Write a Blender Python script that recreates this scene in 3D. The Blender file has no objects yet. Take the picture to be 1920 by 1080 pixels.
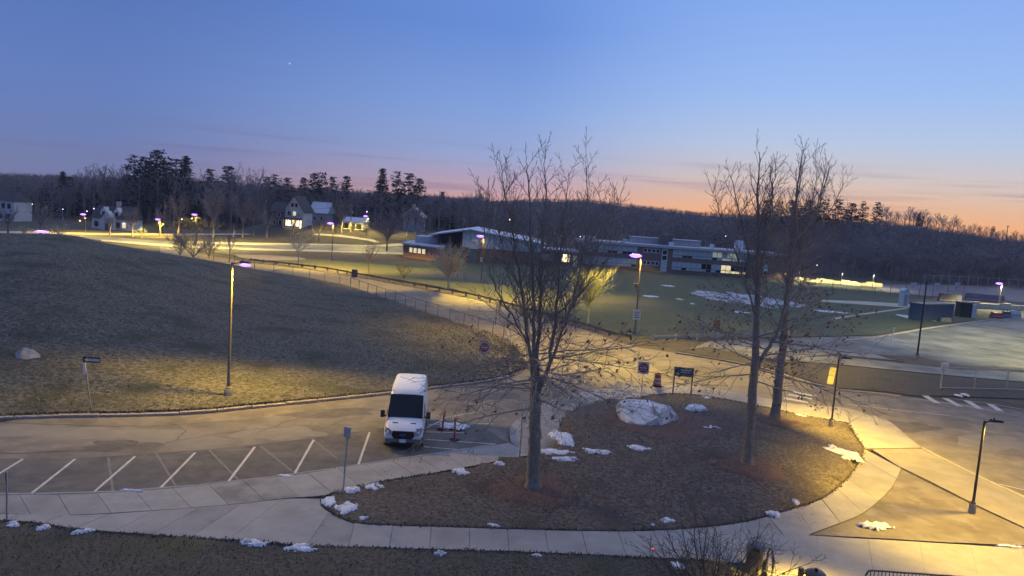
import bpy, bmesh, math, random
import numpy as np
from mathutils import Vector, Matrix
R = math.radians
SC = bpy.context.scene
COL = SC.collection

# ------------------------------------------------------------------ camera
CAM_H, FPX, PITCH, ROLL = 12.6, 1350.0, R(5.92), R(4.0)
SUNSET_AZ = 31.0
EXPOSURE = 0.0
SKY_STRENGTH = 1.18
LAMP = 1.3
fwd = Vector((0, math.cos(PITCH), -math.sin(PITCH)))
rt0 = Vector((1, 0, 0)); up0 = Vector((0, math.sin(PITCH), math.cos(PITCH)))
rt = rt0*math.cos(ROLL) + up0*math.sin(ROLL)
up = up0*math.cos(ROLL) - rt0*math.sin(ROLL)
cam = bpy.data.cameras.new('camera'); camo = bpy.data.objects.new('camera', cam); COL.objects.link(camo)
cam.sensor_width = 36.0; cam.lens = 36.0*FPX/1920.0; cam.clip_end = 6000; cam.clip_start = 0.5
camo.matrix_world = Matrix(((rt.x, up.x, -fwd.x, 0), (rt.y, up.y, -fwd.y, 0), (rt.z, up.z, -fwd.z, CAM_H), (0, 0, 0, 1)))
SC.camera = camo
SC.view_settings.view_transform = 'Standard'; SC.view_settings.look = 'None'
SC.view_settings.exposure = EXPOSURE; SC.view_settings.gamma = 1.0; SC.view_settings.use_curve_mapping = False
SC.render.engine = 'CYCLES'
SC.cycles.use_denoising = True
SC.cycles.max_bounces = 5; SC.cycles.diffuse_bounces = 3; SC.cycles.glossy_bounces = 2
SC.cycles.sample_clamp_indirect = 3.0
SC.cycles.caustics_reflective = False; SC.cycles.caustics_refractive = False
CAMP = Vector((0, 0, CAM_H))

def ray(u, v): return (fwd*FPX + rt*(u-960) - up*(v-540)).normalized()
def G(u, v, z=0.0):                 # where a sight line meets the level z, or the rising ground far off
    d = ray(u, v); t = (z-CAM_H)/d.z if d.z < -1e-4 else 1e5
    p = CAMP + d*t
    if p.y > 192 and z < .05:
        t = 190.0/d.y
        for _ in range(600):
            p = CAMP + d*t
            if p.z <= ground_z(p.x, p.y)+.05: break
            t += .5
    return p
def D(u, v, y):                     # a point at distance y
    d = ray(u, v); return CAMP + d*(y/d.y)

# ------------------------------------------------------------------ world: dusk sky
def s2l(c): return tuple(((x/255)/12.92 if x/255 <= .04045 else ((x/255+.055)/1.055)**2.4) for x in c)
W = bpy.data.worlds.new('World'); SC.world = W; W.use_nodes = True
def build_world():
    nt = W.node_tree; N = nt.nodes; L = nt.links; N.clear()
    tc = N.new('ShaderNodeTexCoord'); sep = N.new('ShaderNodeSeparateXYZ'); L.new(tc.outputs['Generated'], sep.inputs[0])
    def math_(op, a, b=None):
        n = N.new('ShaderNodeMath'); n.operation = op
        for i, x in enumerate((a, b)):
            if x is None: continue
            if isinstance(x, (int, float)): n.inputs[i].default_value = x
            else: L.new(x, n.inputs[i])
        return n.outputs[0]
    el = math_('MULTIPLY', math_('ARCSINE', sep.outputs[2]), 2/math.pi)          # 0..1 for 0..90 degrees
    elr = math_('POWER', math_('MAXIMUM', el, 0.0), 0.5)                          # finer steps near the horizon
    def ramp(stops):
        r = N.new('ShaderNodeValToRGB'); cr = r.color_ramp; cr.interpolation = 'EASE'
        cr.interpolation = 'LINEAR'
        while len(cr.elements) < len(stops): cr.elements.new(0.5)
        for e, (deg, c) in zip(cr.elements, stops):
            e.position = (deg/90)**0.5; e.color = (*s2l(c), 1)
        L.new(elr, r.inputs[0]); return r.outputs[0]
    A = ramp([(0, (252, 164, 92)), (1.0, (252, 176, 104)), (2.2, (236, 186, 140)), (4, (206, 191, 184)), (6.5, (176, 191, 216)), (10, (149, 180, 228)), (19, (118, 155, 224)), (40, (112, 146, 212)), (90, (110, 138, 198))])
    C = ramp([(0, (238, 164, 128)), (1.2, (216, 164, 150)), (2.6, (184, 162, 180)), (4.5, (150, 165, 204)), (8, (127, 157, 212)), (14, (99, 136, 206)), (40, (108, 140, 206)), (90, (110, 138, 198))])
    B = ramp([(0, (118, 117, 152)), (1.5, (107, 118, 160)), (3.5, (100, 120, 172)), (7, (93, 119, 178)), (14, (78, 108, 172)), (40, (98, 126, 190)), (90, (110, 138, 198))])
    sx, sy = math.sin(R(SUNSET_AZ)), math.cos(R(SUNSET_AZ))
    hl = math_('SQRT', math_('ADD', math_('MULTIPLY', sep.outputs[0], sep.outputs[0]), math_('ADD', math_('MULTIPLY', sep.outputs[1], sep.outputs[1]), 1e-6)))
    dot = math_('DIVIDE', math_('ADD', math_('MULTIPLY', sep.outputs[0], sx), math_('MULTIPLY', sep.outputs[1], sy)), hl)
    def mr(lo, hi):
        n = N.new('ShaderNodeMapRange'); n.interpolation_type = 'SMOOTHSTEP'; n.inputs[1].default_value = lo; n.inputs[2].default_value = hi
        L.new(dot, n.inputs[0]); return n.outputs[0]
    def mix(f, a, b):
        n = N.new('ShaderNodeMix'); n.data_type = 'RGBA'
        if isinstance(f, float): n.inputs[0].default_value = f
        else: L.new(f, n.inputs[0])
        for s, x in ((6, a), (7, b)):
            if isinstance(x, tuple): n.inputs[s].default_value = (*x, 1)
            else: L.new(x, n.inputs[s])
        return n.outputs[2]
    sky = mix(mr(.84, 1.0), mix(mr(.46, .95), B, C), A)
    # thin streaks of low cloud
    mp = N.new('ShaderNodeMapping'); mp.inputs['Scale'].default_value = (1.6, 1.6, 44); mp.inputs['Location'].default_value = (0.7, 0.2, 1.3); mp.inputs['Rotation'].default_value = (0, R(2.2), 0)
    L.new(tc.outputs['Generated'], mp.inputs[0])
    nz = N.new('ShaderNodeTexNoise'); nz.inputs['Scale'].default_value = 1.9; nz.inputs['Detail'].default_value = 4; L.new(mp.outputs[0], nz.inputs['Vector'])
    cr = N.new('ShaderNodeValToRGB'); cr.color_ramp.elements[0].position = .50; cr.color_ramp.elements[0].color = (0, 0, 0, 1); cr.color_ramp.elements[1].position = .74; cr.color_ramp.elements[1].color = (1, 1, 1, 1)
    L.new(nz.outputs[0], cr.inputs[0])
    band = N.new('ShaderNodeValToRGB'); cb = band.color_ramp
    for _ in range(2): cb.elements.new(.5)
    for e, (deg, c) in zip(cb.elements, [(0.3, 0), (1.8, 1), (3.6, 1), (5.5, 0)]): e.position = (deg/90)**.5; e.color = (c, c, c, 1)
    L.new(elr, band.inputs[0])
    cf = math_('MULTIPLY', math_('MULTIPLY', cr.outputs[0], band.outputs[0]), .6)
    sky = mix(cf, sky, s2l((112, 100, 138)))
    bg = N.new('ShaderNodeBackground'); bg.inputs[1].default_value = SKY_STRENGTH; L.new(sky, bg.inputs[0])
    out = N.new('ShaderNodeOutputWorld'); L.new(bg.outputs[0], out.inputs[0])
build_world()
# added warm fill light brightening the ground, from a broad high sun
SUN = bpy.data.lights.new('fill_sun', 'SUN'); SUN.energy = .88; SUN.angle = R(120); SUN.color = (1.0, .88, .80)
fill_suno = bpy.data.objects.new('fill_sun', SUN); COL.objects.link(fill_suno)
_e, _a = R(38), R(SUNSET_AZ)
fill_suno.rotation_euler = Vector((-math.sin(_a)*math.cos(_e), -math.cos(_a)*math.cos(_e), -math.sin(_e))).to_track_quat('-Z', 'Y').to_euler()

# ------------------------------------------------------------------ materials
MATS = {}
def mat(name, c1, c2=None, scale=1.0, rough=.85, bump=0.0, bscale=None, metal=0.0, detail=6, emit=None, estr=0.0, c3=None, scale3=None, spec=.3, contrast=.5):
    if name in MATS: return MATS[name]
    m = bpy.data.materials.new(name); m.use_nodes = True; nt = m.node_tree; N = nt.nodes; L = nt.links
    b = N['Principled BSDF']; b.inputs['Roughness'].default_value = rough; b.inputs['Metallic'].default_value = metal
    b.inputs['Specular IOR Level'].default_value = spec
    b.inputs['Base Color'].default_value = (*c1, 1)
    geo = N.new('ShaderNodeNewGeometry')
    def noise(s, d=detail):
        n = N.new('ShaderNodeTexNoise'); n.inputs['Scale'].default_value = s; n.inputs['Detail'].default_value = d; n.inputs['Roughness'].default_value = .62
        L.new(geo.outputs['Position'], n.inputs['Vector']); return n.outputs[0]
    if c2:
        r = N.new('ShaderNodeValToRGB'); r.color_ramp.elements[0].position = .5-contrast*.32; r.color_ramp.elements[1].position = .5+contrast*.32
        r.color_ramp.elements[0].color = (*c1, 1); r.color_ramp.elements[1].color = (*c2, 1)
        L.new(noise(scale), r.inputs[0]); col = r.outputs[0]
        if c3:
            mx = N.new('ShaderNodeMix'); mx.data_type = 'RGBA'
            r3 = N.new('ShaderNodeValToRGB'); r3.color_ramp.elements[0].position = .5; r3.color_ramp.elements[1].position = .66
            L.new(noise(scale3 or scale*.2, 4), r3.inputs[0]); L.new(r3.outputs[0], mx.inputs[0]); L.new(col, mx.inputs[6]); mx.inputs[7].default_value = (*c3, 1); col = mx.outputs[2]
        L.new(col, b.inputs['Base Color'])
    if bump:
        bp = N.new('ShaderNodeBump'); bp.inputs['Strength'].default_value = 1.0; bp.inputs['Distance'].default_value = bump
        L.new(noise(bscale or scale*3), bp.inputs['Height']); L.new(bp.outputs[0], b.inputs['Normal'])
    if emit:
        b.inputs['Emission Color'].default_value = (*emit, 1); b.inputs['Emission Strength'].default_value = estr
    MATS[name] = m; return m

grass_near = mat('grass_near', (.030, .028, .022), (.115, .104, .080), 7.0, .95, .03, 14, c3=(.055, .056, .032), scale3=.6, contrast=.5)
grass_mound = mat('grass_mound', (.032, .032, .024), (.180, .168, .128), 3.4, .95, .12, 8, c3=(.055, .058, .036), scale3=.24, contrast=.48)
grass_island = mat('grass_island', (.040, .033, .027), (.165, .138, .110), 5.5, .95, .06, 12, c3=(.075, .060, .048), scale3=.5, contrast=.5)
grass_field = mat('grass_field', (.052, .072, .034), (.090, .112, .054), .9, .95, .05, 4, c3=(.105, .105, .07), scale3=.05)
ground_far = mat('ground_far', (.055, .055, .038), (.10, .085, .062), .5, .95, .05, 2, c3=(.07, .06, .055), scale3=.06)
asphalt_old = mat('asphalt_old', (.145, .128, .100), (.245, .215, .170), .8, .9, .012, 18, c3=(.13, .115, .092), scale3=.3, contrast=.6)
asphalt_new = mat('asphalt_new', (.085, .080, .074), (.13, .122, .112), 1.4, .9, .012, 25, c3=(.15, .138, .12), scale3=.5)
asphalt_frost = mat('asphalt_frost', (.075, .082, .080), (.20, .21, .20), .35, .85, .01, 12, c3=(.24, .25, .235), scale3=.14, contrast=.6)
dirt_pave = mat('dirt_pave', (.125, .105, .085), (.19, .165, .135), .7, .92, .01, 14, c3=(.22, .2, .18), scale3=.6)
side_pave = mat('side_pave', (.21, .19, .155), (.27, .245, .205), .8, .9, .008, 14)
concrete = mat('concrete', (.265, .25, .225), (.335, .315, .28), .9, .88, .006, 20, c3=(.235, .22, .198), scale3=.35)
concrete_b = mat('concrete_b', (.262, .248, .224), (.33, .31, .278), 1.3, .88, .006, 20)
concrete_c = mat('concrete_c', (.235, .222, .20), (.30, .283, .253), 1.1, .9, .006, 18, c3=(.18, .168, .15), scale3=.6)
joint = mat('joint', (.10, .092, .085), (.14, .13, .12), 2, .95)
granite = mat('granite', (.20, .185, .17), (.34, .315, .29), 6, .85, .02, 14)
paint_white = mat('paint_white', (.62, .60, .54), (.40, .37, .33), 3.2, .8, contrast=.9)
paint_worn = mat('paint_worn', (.15, .138, .122), (.24, .22, .195), 3, .85, contrast=1)
paint_yellow = mat('paint_yellow', (.40, .33, .19), (.26, .22, .16), 3, .85)
snow_m = mat('snow', (.46, .47, .50), (.82, .83, .86), 6, .8, .05, 14, c3=(.36, .34, .335), scale3=4.0, contrast=.7)
snow_thin = mat('snow_thin', (.30, .31, .33), (.48, .49, .52), .6, .85, .02, 5, c3=(.16, .18, .14), scale3=.35)
mulch = mat('mulch', (.090, .060, .048), (.20, .125, .095), 9, .95, .06, 16)
bark = mat('bark', (.14, .115, .088), (.36, .305, .24), 7, .92, .03, 14, contrast=.9)
twig = mat('twig', (.22, .182, .150), (.34, .285, .235), 3, .9)
dead_leaf = mat('dead_leaf', (.16, .065, .038), (.24, .11, .06), 2.5, .85)
lamplit_twig = mat('lamplit_twig', (.48, .40, .26), (.60, .52, .36), 3, .9)  # twigs lightened to carry golden lamplight in their colour
far_twig = mat('far_twig', (.20, .170, .158), (.30, .258, .24), .12, .95)
needle = mat('needle', (.022, .030, .022), (.050, .060, .042), .5, .9)
woods_floor = mat('woods_floor', (.085, .070, .062), (.14, .115, .10), .12, .95, .3, .5)
galv = mat('galvanised', (.36, .36, .36), (.46, .46, .46), 6, .5, metal=.6)
pole_tan = mat('pole_tan', (.13, .118, .10), (.17, .155, .13), 3, .6)
black_metal = mat('black_metal', (.018, .018, .02), rough=.45, spec=.5)
dark_metal = mat('dark_metal', (.07, .07, .08), (.10, .10, .11), 5, .5)
wood_grey = mat('wood_grey', (.17, .13, .10), (.28, .22, .17), 4, .9, .01, 20)
lamp_glow = mat('lamp_glow', (.9, .85, 1.0), emit=(.72, .56, 1.0), estr=3.0)
halo_violet = mat('halo_violet', (.5, .4, 1.0), emit=(.36, .16, 1.0), estr=3.4)
warm_glow = mat('warm_glow', (1, .8, .5), emit=(1, .72, .36), estr=4)
red_glow = mat('red_glow', (1, .1, .1), emit=(1, .05, .06), estr=6)
boulder_m = mat('boulder', (.46, .455, .44), (.78, .765, .74), 2.4, .88, .05, 6, c3=(.22, .215, .21), scale3=1.6, contrast=.6)
sign_white = mat('sign_white', (.72, .70, .66), (.62, .60, .56), 3, .55)
sign_red = mat('sign_red', (.36, .035, .035), rough=.5)
sign_back = mat('sign_back', (.38, .38, .38), (.48, .48, .48), 4, .5, metal=.4)
sign_green = mat('sign_green', (.035, .085, .07), (.05, .10, .085), 3, .5)
sign_yellow = mat('sign_yellow', (.60, .58, .26), (.52, .50, .22), 3, .5)
orange_m = mat('orange_plastic', (.62, .13, .045), (.52, .10, .035), 4, .6)
rubber = mat('rubber', (.018, .018, .018), rough=.85)
brick = mat('brick_red', (.20, .125, .10), (.28, .18, .145), 2.0, .92, .01, 9)
clad_white = mat('clad_white', (.62, .70, .69), (.72, .79, .78), 1.2, .7)
roof_metal = mat('roof_metal', (.42, .46, .52), (.52, .55, .60), .8, .45)
roof_dark = mat('roof_dark', (.045, .045, .05), (.075, .07, .075), 1.5, .9)
fascia = mat('fascia', (.40, .39, .41), (.48, .47, .49), 1.5, .6)
blind = mat('blind', (.46, .51, .50), (.58, .62, .61), 1.2, .5)
glass_dark = mat('glass_dark', (.012, .014, .016), rough=.10, spec=.3)
glass_lit = mat('glass_lit', (.8, .7, .4), emit=(1, .82, .42), estr=.75)
glass_dim = mat('glass_dim', (.5, .5, .4), emit=(.75, .85, .65), estr=.22)
house_white = mat('house_white', (.55, .54, .52), (.66, .65, .63), 1.4, .8)
house_grey = mat('house_grey', (.28, .29, .31), (.36, .37, .39), 1.4, .85)
house_dark = mat('house_dark', (.10, .09, .09), (.14, .13, .13), 1.4, .85)
van_paint = mat('van_paint', (.60, .60, .61), (.72, .72, .73), .9, rough=.34, spec=.5)
van_grey = mat('van_grey', (.16, .16, .165), rough=.6)
plate_m = mat('plate', (.48, .62, .68), (.58, .70, .74), 30, .5)
head_glass = mat('head_glass', (.30, .31, .34), rough=.1, spec=.8)
blue_box = mat('blue_box', (.055, .085, .15), (.075, .11, .18), 1.4, .6)
green_box = mat('green_box', (.022, .035, .030), rough=.6)
shed_m = mat('shed_white', (.50, .53, .52), (.60, .62, .60), 2, .7)

# ------------------------------------------------------------------ mesh helpers
class MB:
    def __init__(s): s.v = []; s.f = []
    def add(s, vs, fs):
        n = len(s.v); s.v.extend(tuple(p) for p in vs); s.f.extend(tuple(i+n for i in f) for f in fs); return s
    def box(s, x0, x1, y0, y1, z0, z1):
        return s.add([(x0, y0, z0), (x1, y0, z0), (x1, y1, z0), (x0, y1, z0), (x0, y0, z1), (x1, y0, z1), (x1, y1, z1), (x0, y1, z1)],
                     [(0, 3, 2, 1), (4, 5, 6, 7), (0, 1, 5, 4), (1, 2, 6, 5), (2, 3, 7, 6), (3, 0, 4, 7)])
    def cbox(s, c, sx, sy, sz): return s.box(c[0]-sx/2, c[0]+sx/2, c[1]-sy/2, c[1]+sy/2, c[2]-sz/2, c[2]+sz/2)
    def prism(s, poly, z0, z1):         # poly: list of (x, y), counter-clockwise
        n = len(poly)
        a = sum(poly[i][0]*poly[(i+1) % n][1]-poly[(i+1) % n][0]*poly[i][1] for i in range(n))
        if a < 0: poly = poly[::-1]
        vs = [(p[0], p[1], z0) for p in poly]+[(p[0], p[1], z1) for p in poly]
        fs = [tuple(range(n-1, -1, -1)), tuple(range(n, 2*n))]+[(i, (i+1) % n, n+(i+1) % n, n+i) for i in range(n)]
        return s.add(vs, fs)
    def yprism(s, poly, y0, y1):        # poly: list of (x, z) seen from the front
        n = len(poly)
        a = sum(poly[i][0]*poly[(i+1) % n][1]-poly[(i+1) % n][0]*poly[i][1] for i in range(n))
        if a < 0: poly = poly[::-1]
        vs = [(p[0], y0, p[1]) for p in poly]+[(p[0], y1, p[1]) for p in poly]
        fs = [tuple(range(n)), tuple(range(2*n-1, n-1, -1))]+[((i+1) % n, i, n+i, n+(i+1) % n) for i in range(n)]
        return s.add(vs, fs)
    def tube(s, pts, rad, n=6, cap=True):
        pts = [Vector(p) for p in pts]; k = len(pts)
        if isinstance(rad, (int, float)): rad = [rad]*k
        base = len(s.v); a = None
        for i in range(k):
            t = (pts[min(i+1, k-1)]-pts[max(i-1, 0)])
            if t.length < 1e-9: t = Vector((0, 0, 1))
            t.normalize()
            if a is None:
                a = t.cross(Vector((0, 0, 1)) if abs(t.z) < .9 else Vector((1, 0, 0))).normalized()
            else:
                a = (a - t*a.dot(t)); a.normalize()
            b = t.cross(a)
            for j in range(n):
                q = 2*math.pi*j/n; c = pts[i]+(a*math.cos(q)+b*math.sin(q))*rad[i]
                s.v.append((c.x, c.y, c.z))
        for i in range(k-1):
            for j in range(n):
                s.f.append((base+i*n+j, base+i*n+(j+1) % n, base+(i+1)*n+(j+1) % n, base+(i+1)*n+j))
        if cap:
            s.f.append(tuple(base+j for j in range(n-1, -1, -1))); s.f.append(tuple(base+(k-1)*n+j for j in range(n)))
        return s
    def lathe(s, prof, n=16, c=(0, 0)):     # prof: (r, z) from the bottom up
        base = len(s.v)
        for r, z in prof:
            for j in range(n):
                q = 2*math.pi*j/n; s.v.append((c[0]+r*math.cos(q), c[1]+r*math.sin(q), z))
        for i in range(len(prof)-1):
            for j in range(n): s.f.append((base+i*n+j, base+i*n+(j+1) % n, base+(i+1)*n+(j+1) % n, base+(i+1)*n+j))
        s.f.append(tuple(base+j for j in range(n-1, -1, -1))); s.f.append(tuple(base+(len(prof)-1)*n+j for j in range(n)))
        return s
    def mesh(s, name, m, smooth=False):
        me = bpy.data.meshes.new(name); me.from_pydata(s.v, [], s.f); me.materials.append(m)
        if smooth:
            me.shade_smooth()
            if smooth is not True: me.set_sharp_from_angle(angle=R(smooth))
        me.update(); return me
    def build(s, name, m, parent=None, smooth=False):
        return link(name, s.mesh(name, m, smooth), parent)

def link(name, data, parent=None):
    o = bpy.data.objects.new(name, data); COL.objects.link(o)
    if parent is not None: o.parent = parent
    return o
def tag(o, label=None, cat=None, group=None, kind=None):
    if label: o['label'] = label
    if cat: o['category'] = cat
    if group: o['group'] = group
    if kind: o['kind'] = kind
    return o
def thing(name, loc, label, cat, rz=0, group=None):
    e = link(name, None); e.location = loc; e.rotation_euler = (0, 0, rz); e.empty_display_size = .3
    return tag(e, label, cat, group)
def copy_tree(o, parent=None):
    c = o.copy(); COL.objects.link(c); c.parent = parent
    for ch in list(o.children): copy_tree(ch, c)
    return c
def lettering(name, body, size, m, parent, loc, rot=(R(90), 0, 0), sx=1.0):
    cu = bpy.data.curves.new(name, 'FONT'); cu.body = body; cu.size = size; cu.align_x = 'CENTER'; cu.align_y = 'CENTER'; cu.extrude = .002
    cu.materials.append(m); cu.resolution_u = 2
    tmp = bpy.data.objects.new('tmp', cu); COL.objects.link(tmp); bpy.context.view_layer.update()
    me = bpy.data.meshes.new_from_object(tmp.evaluated_get(bpy.context.evaluated_depsgraph_get())); bpy.data.objects.remove(tmp)
    if not me.materials: me.materials.append(m)
    o = link(name, me, parent); o.location = loc; o.rotation_euler = rot; o.scale = (sx, 1, 1); return o
def sheet(name, px, z, m, label=None, zp=0.0, thick=0.0, kind='structure'):
    """A level sheet whose outline is given by sight lines meeting the ground."""
    P = [G(u, v, zp) for u, v in px]
    mb = MB()
    far = max(p.y for p in P) > 192
    if thick: mb.prism([(p.x, p.y) for p in P], z-thick, z)
    else:
        poly = [(p.x, p.y) for p in P]; n = len(poly)
        if sum(poly[i][0]*poly[(i+1) % n][1]-poly[(i+1) % n][0]*poly[i][1] for i in range(n)) < 0: poly = poly[::-1]
        mb.add([(x, y, z+(max(ground_z(x, y)+.05, 0) if far else 0)) for x, y in poly], [tuple(range(n))])
    me = mb.mesh(name, m)
    bm = bmesh.new(); bm.from_mesh(me); bmesh.ops.triangulate(bm, faces=[f for f in bm.faces if len(f.verts) > 4]); bm.to_mesh(me); bm.free()
    o = link(name, me); tag(o, label, None, None, kind); return o
def smoothline(px, n=8):
    """Catmull-Rom through pixel points."""
    P = [np.array(p, float) for p in px]; P = [2*P[0]-P[1]]+P+[2*P[-1]-P[-2]]; out = []
    for i in range(1, len(P)-2):
        for k in range(n):
            t = k/n; a, b, c, d = P[i-1:i+3]
            out.append(tuple(.5*((2*b)+(-a+c)*t+(2*a-5*b+4*c-d)*t*t+(-a+3*b-3*c+d)*t**3)))
    out.append(tuple(P[-2])); return out
def resample(pts, step):
    pts = [Vector(p) for p in pts]; out = [pts[0].copy()]; acc = 0
    for a, b in zip(pts, pts[1:]):
        L = (b-a).length; t = step-acc
        while t <= L: out.append(a+(b-a)*(t/L)); t += step
        acc = (acc+L) % step if L else acc
        acc = L-(t-step) if True else acc
    return out
rng = random.Random(7)

# ------------------------------------------------------------------ terrain
RIDGE = [(-900, 330, 420), (-300, 345, 420), (0, 347, 420), (300, 356, 420), (650, 378, 440), (860, 388, 520), (950, 382, 600), (1000, 378, 620), (1100, 379, 620), (1200, 391, 600), (1300, 403, 560), (1400, 410, 460), (1500, 414, 380), (1650, 420, 345), (1750, 432, 340), (1850, 447, 340), (1920, 456, 340), (2300, 492, 340), (2900, 540, 340)]
_raz = []; _rz = []; _ry = []; _r0 = []
for u, v, y in RIDGE:
    p = D(u, v, y); _raz.append(math.atan2(p.x, p.y)); _rz.append(p.z); _ry.append(y)
    _r0.append(250 if u < 950 else (255 if u < 1450 else 222))
_K0, _K1 = math.atan2(ray(440, 430).x, ray(440, 430).y), math.atan2(ray(880, 430).x, ray(880, 430).y)
def ground_z(x, y):
    az = math.atan2(x, max(y, 1)); rz = np.interp(az, _raz, _rz); ry = np.interp(az, _raz, _ry); r0 = np.interp(az, _raz, _r0)
    t = min(max((y-r0)/(ry-r0), 0), 1); t = t*t*(3-2*t)
    k = min(max((y-193)/32, 0), 1); k = k*k*(3-2*k); w = min(max((az-_K0)/.05, 0), 1)*min(max((_K1-az)/.03, 0), 1)     # rising ground under the houses
    return -0.05+max(t*max(rz, 0), k*w*4.6)
def build_ground():
    xs = np.concatenate([np.linspace(-900, -420, 8), np.linspace(-400, 400, 121), np.linspace(420, 900, 8)])
    ys = np.concatenate([np.linspace(-120, 180, 11), np.linspace(188, 260, 19), np.linspace(266, 700, 74), np.linspace(760, 1100, 5)])
    mb = MB(); nx = len(xs)
    for y in ys:
        for x in xs: mb.v.append((x, y, ground_z(x, y)))
    for j in range(len(ys)-1):
        for i in range(nx-1): a = j*nx+i; mb.f.append((a, a+1, a+nx+1, a+nx))
    o = mb.build('ground', ground_far, smooth=True); o.data.materials.append(woods_floor)
    for p in o.data.polygons:
        c = p.center
        if ground_z(c.x, c.y) > .25 and c.y > 235: p.material_index = 1
    tag(o, 'wide brown winter ground running out to the wooded hills', kind='structure')
build_ground()

# asphalt of the near lot, the loop and the roads
sheet('parking_lot', [(-700, 1000), (-700, 760), (0, 760), (400, 740), (800, 690), (960, 640), (1000, 660), (1060, 630), (1162, 642), (1200, 652), (1267, 662), (1435, 692), (1565, 730), (1660, 738), (1710, 746), (1920, 770), (2300, 800), (2300, 1100), (1920, 960), (1726, 850), (1600, 790), (1480, 790), (1300, 745), (1230, 745), (1100, 770), (1040, 820), (980, 860), (800, 870), (560, 905), (300, 940), (0, 960)], 0.0, asphalt_old, 'worn tan asphalt of the loop road and lot')
sheet('stall_asphalt', [(-500, 1000), (-500, 880), (0, 860), (142, 860), (250, 852), (365, 845), (478, 834), (588, 821), (693, 806), (790, 790), (850, 786), (905, 800), (955, 832), (800, 860), (560, 896), (300, 925), (0, 935)], 0.004, asphalt_new, 'dark newer asphalt of the parking stalls')
far_edge = [(470, 493), (516, 498), (585, 506), (622, 511), (686, 523), (782, 541), (852, 554), (905, 565), (985, 588), (1060, 609), (1107, 622), (1162, 642)]
near_edge = [(470, 506), (566, 522), (647, 536), (720, 563), (795, 588), (840, 604), (927, 632), (975, 662)]
sheet('entrance_road', [(300, 462), (400, 480)]+far_edge+[(1162, 660), (1000, 670)]+near_edge[::-1]+[(400, 492), (300, 474)], 0.008, asphalt_old, 'long asphalt entrance road behind the chain link fence')
sheet('grass_field', [(905, 556), (985, 579), (1060, 600), (1107, 612), (1162, 630), (1210, 634), (1300, 634), (1480, 632), (1640, 628), (1740, 611), (1870, 596), (1880, 590), (1700, 555), (1600, 535), (1440, 520), (1250, 507), (1085, 497), (900, 490), (690, 492), (560, 484), (480, 478), (470, 486), (585, 499), (686, 514), (852, 542)], 0.012, grass_field, 'green playing field in front of the brick school')
sheet('lower_lot', [(1290, 655), (1330, 640), (1480, 634), (1640, 630), (1740, 614), (1870, 599), (1960, 585), (2400, 620), (2400, 740), (1920, 694), (1720, 680), (1560, 664), (1435, 676)], 0.006, asphalt_frost, 'frosty dark asphalt lot with pale worn streaks')
sheet('access_lane', [(1440, 672), (1560, 668), (1720, 684), (1920, 699), (2300, 730), (2300, 752), (1920, 716), (1760, 702), (1600, 686)], 0.010, asphalt_frost, 'narrow asphalt lane along the lower lot')
sheet('verge', [(1270, 657), (1330, 650), (1440, 676), (1600, 690), (1760, 705), (1920, 719), (2200, 742), (2200, 780), (1920, 748), (1760, 742), (1710, 742), (1660, 734), (1565, 727), (1435, 688)], 0.014, grass_near, 'dark leaf strewn grass verge beside the road')
sheet('lot_island', [(1640, 664), (1720, 668), (1800, 684), (1920, 690), (1920, 696), (1800, 694), (1700, 682)], 0.012, grass_island, 'thin grass strip between the lot and its lane')
# far lot on the other side of the field
sheet('far_lot', [(150, 447), (350, 462), (480, 467), (620, 470), (750, 474), (830, 478), (830, 466), (700, 461), (480, 458), (350, 455), (150, 441)], 0.010, asphalt_frost, 'far asphalt lot lit by its own lamps')
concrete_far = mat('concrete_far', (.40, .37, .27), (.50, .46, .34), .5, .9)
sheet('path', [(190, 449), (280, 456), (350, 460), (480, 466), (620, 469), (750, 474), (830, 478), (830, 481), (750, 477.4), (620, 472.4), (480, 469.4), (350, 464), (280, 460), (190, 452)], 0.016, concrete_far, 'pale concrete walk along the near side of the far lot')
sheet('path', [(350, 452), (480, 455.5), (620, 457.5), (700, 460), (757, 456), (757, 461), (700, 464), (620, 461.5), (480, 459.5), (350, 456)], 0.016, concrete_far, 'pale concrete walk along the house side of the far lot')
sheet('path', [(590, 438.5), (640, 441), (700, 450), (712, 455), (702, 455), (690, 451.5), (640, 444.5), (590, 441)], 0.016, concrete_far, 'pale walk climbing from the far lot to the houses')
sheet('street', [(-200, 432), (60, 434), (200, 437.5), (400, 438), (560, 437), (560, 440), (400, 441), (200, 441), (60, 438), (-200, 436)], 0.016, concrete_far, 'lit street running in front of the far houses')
sheet('asphalt_pad', [(440, 477), (500, 478), (560, 482), (575, 485), (560, 488), (500, 488), (450, 484)], 0.020, side_pave, 'small pale asphalt pad beside the entrance road')
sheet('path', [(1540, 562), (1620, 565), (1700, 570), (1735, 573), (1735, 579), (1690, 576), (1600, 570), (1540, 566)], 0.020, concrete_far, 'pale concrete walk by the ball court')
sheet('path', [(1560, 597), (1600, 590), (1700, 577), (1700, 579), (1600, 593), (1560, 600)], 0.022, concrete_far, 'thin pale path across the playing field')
sheet('ball_court', [(1660, 548), (1740, 555), (1830, 560), (1960, 570), (2100, 572), (2100, 545), (1900, 536), (1740, 534), (1640, 534)], 0.016, mat('court', (.16, .15, .15), (.23, .21, .20), .4, .9), 'paved ball court behind the blue container')

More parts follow.
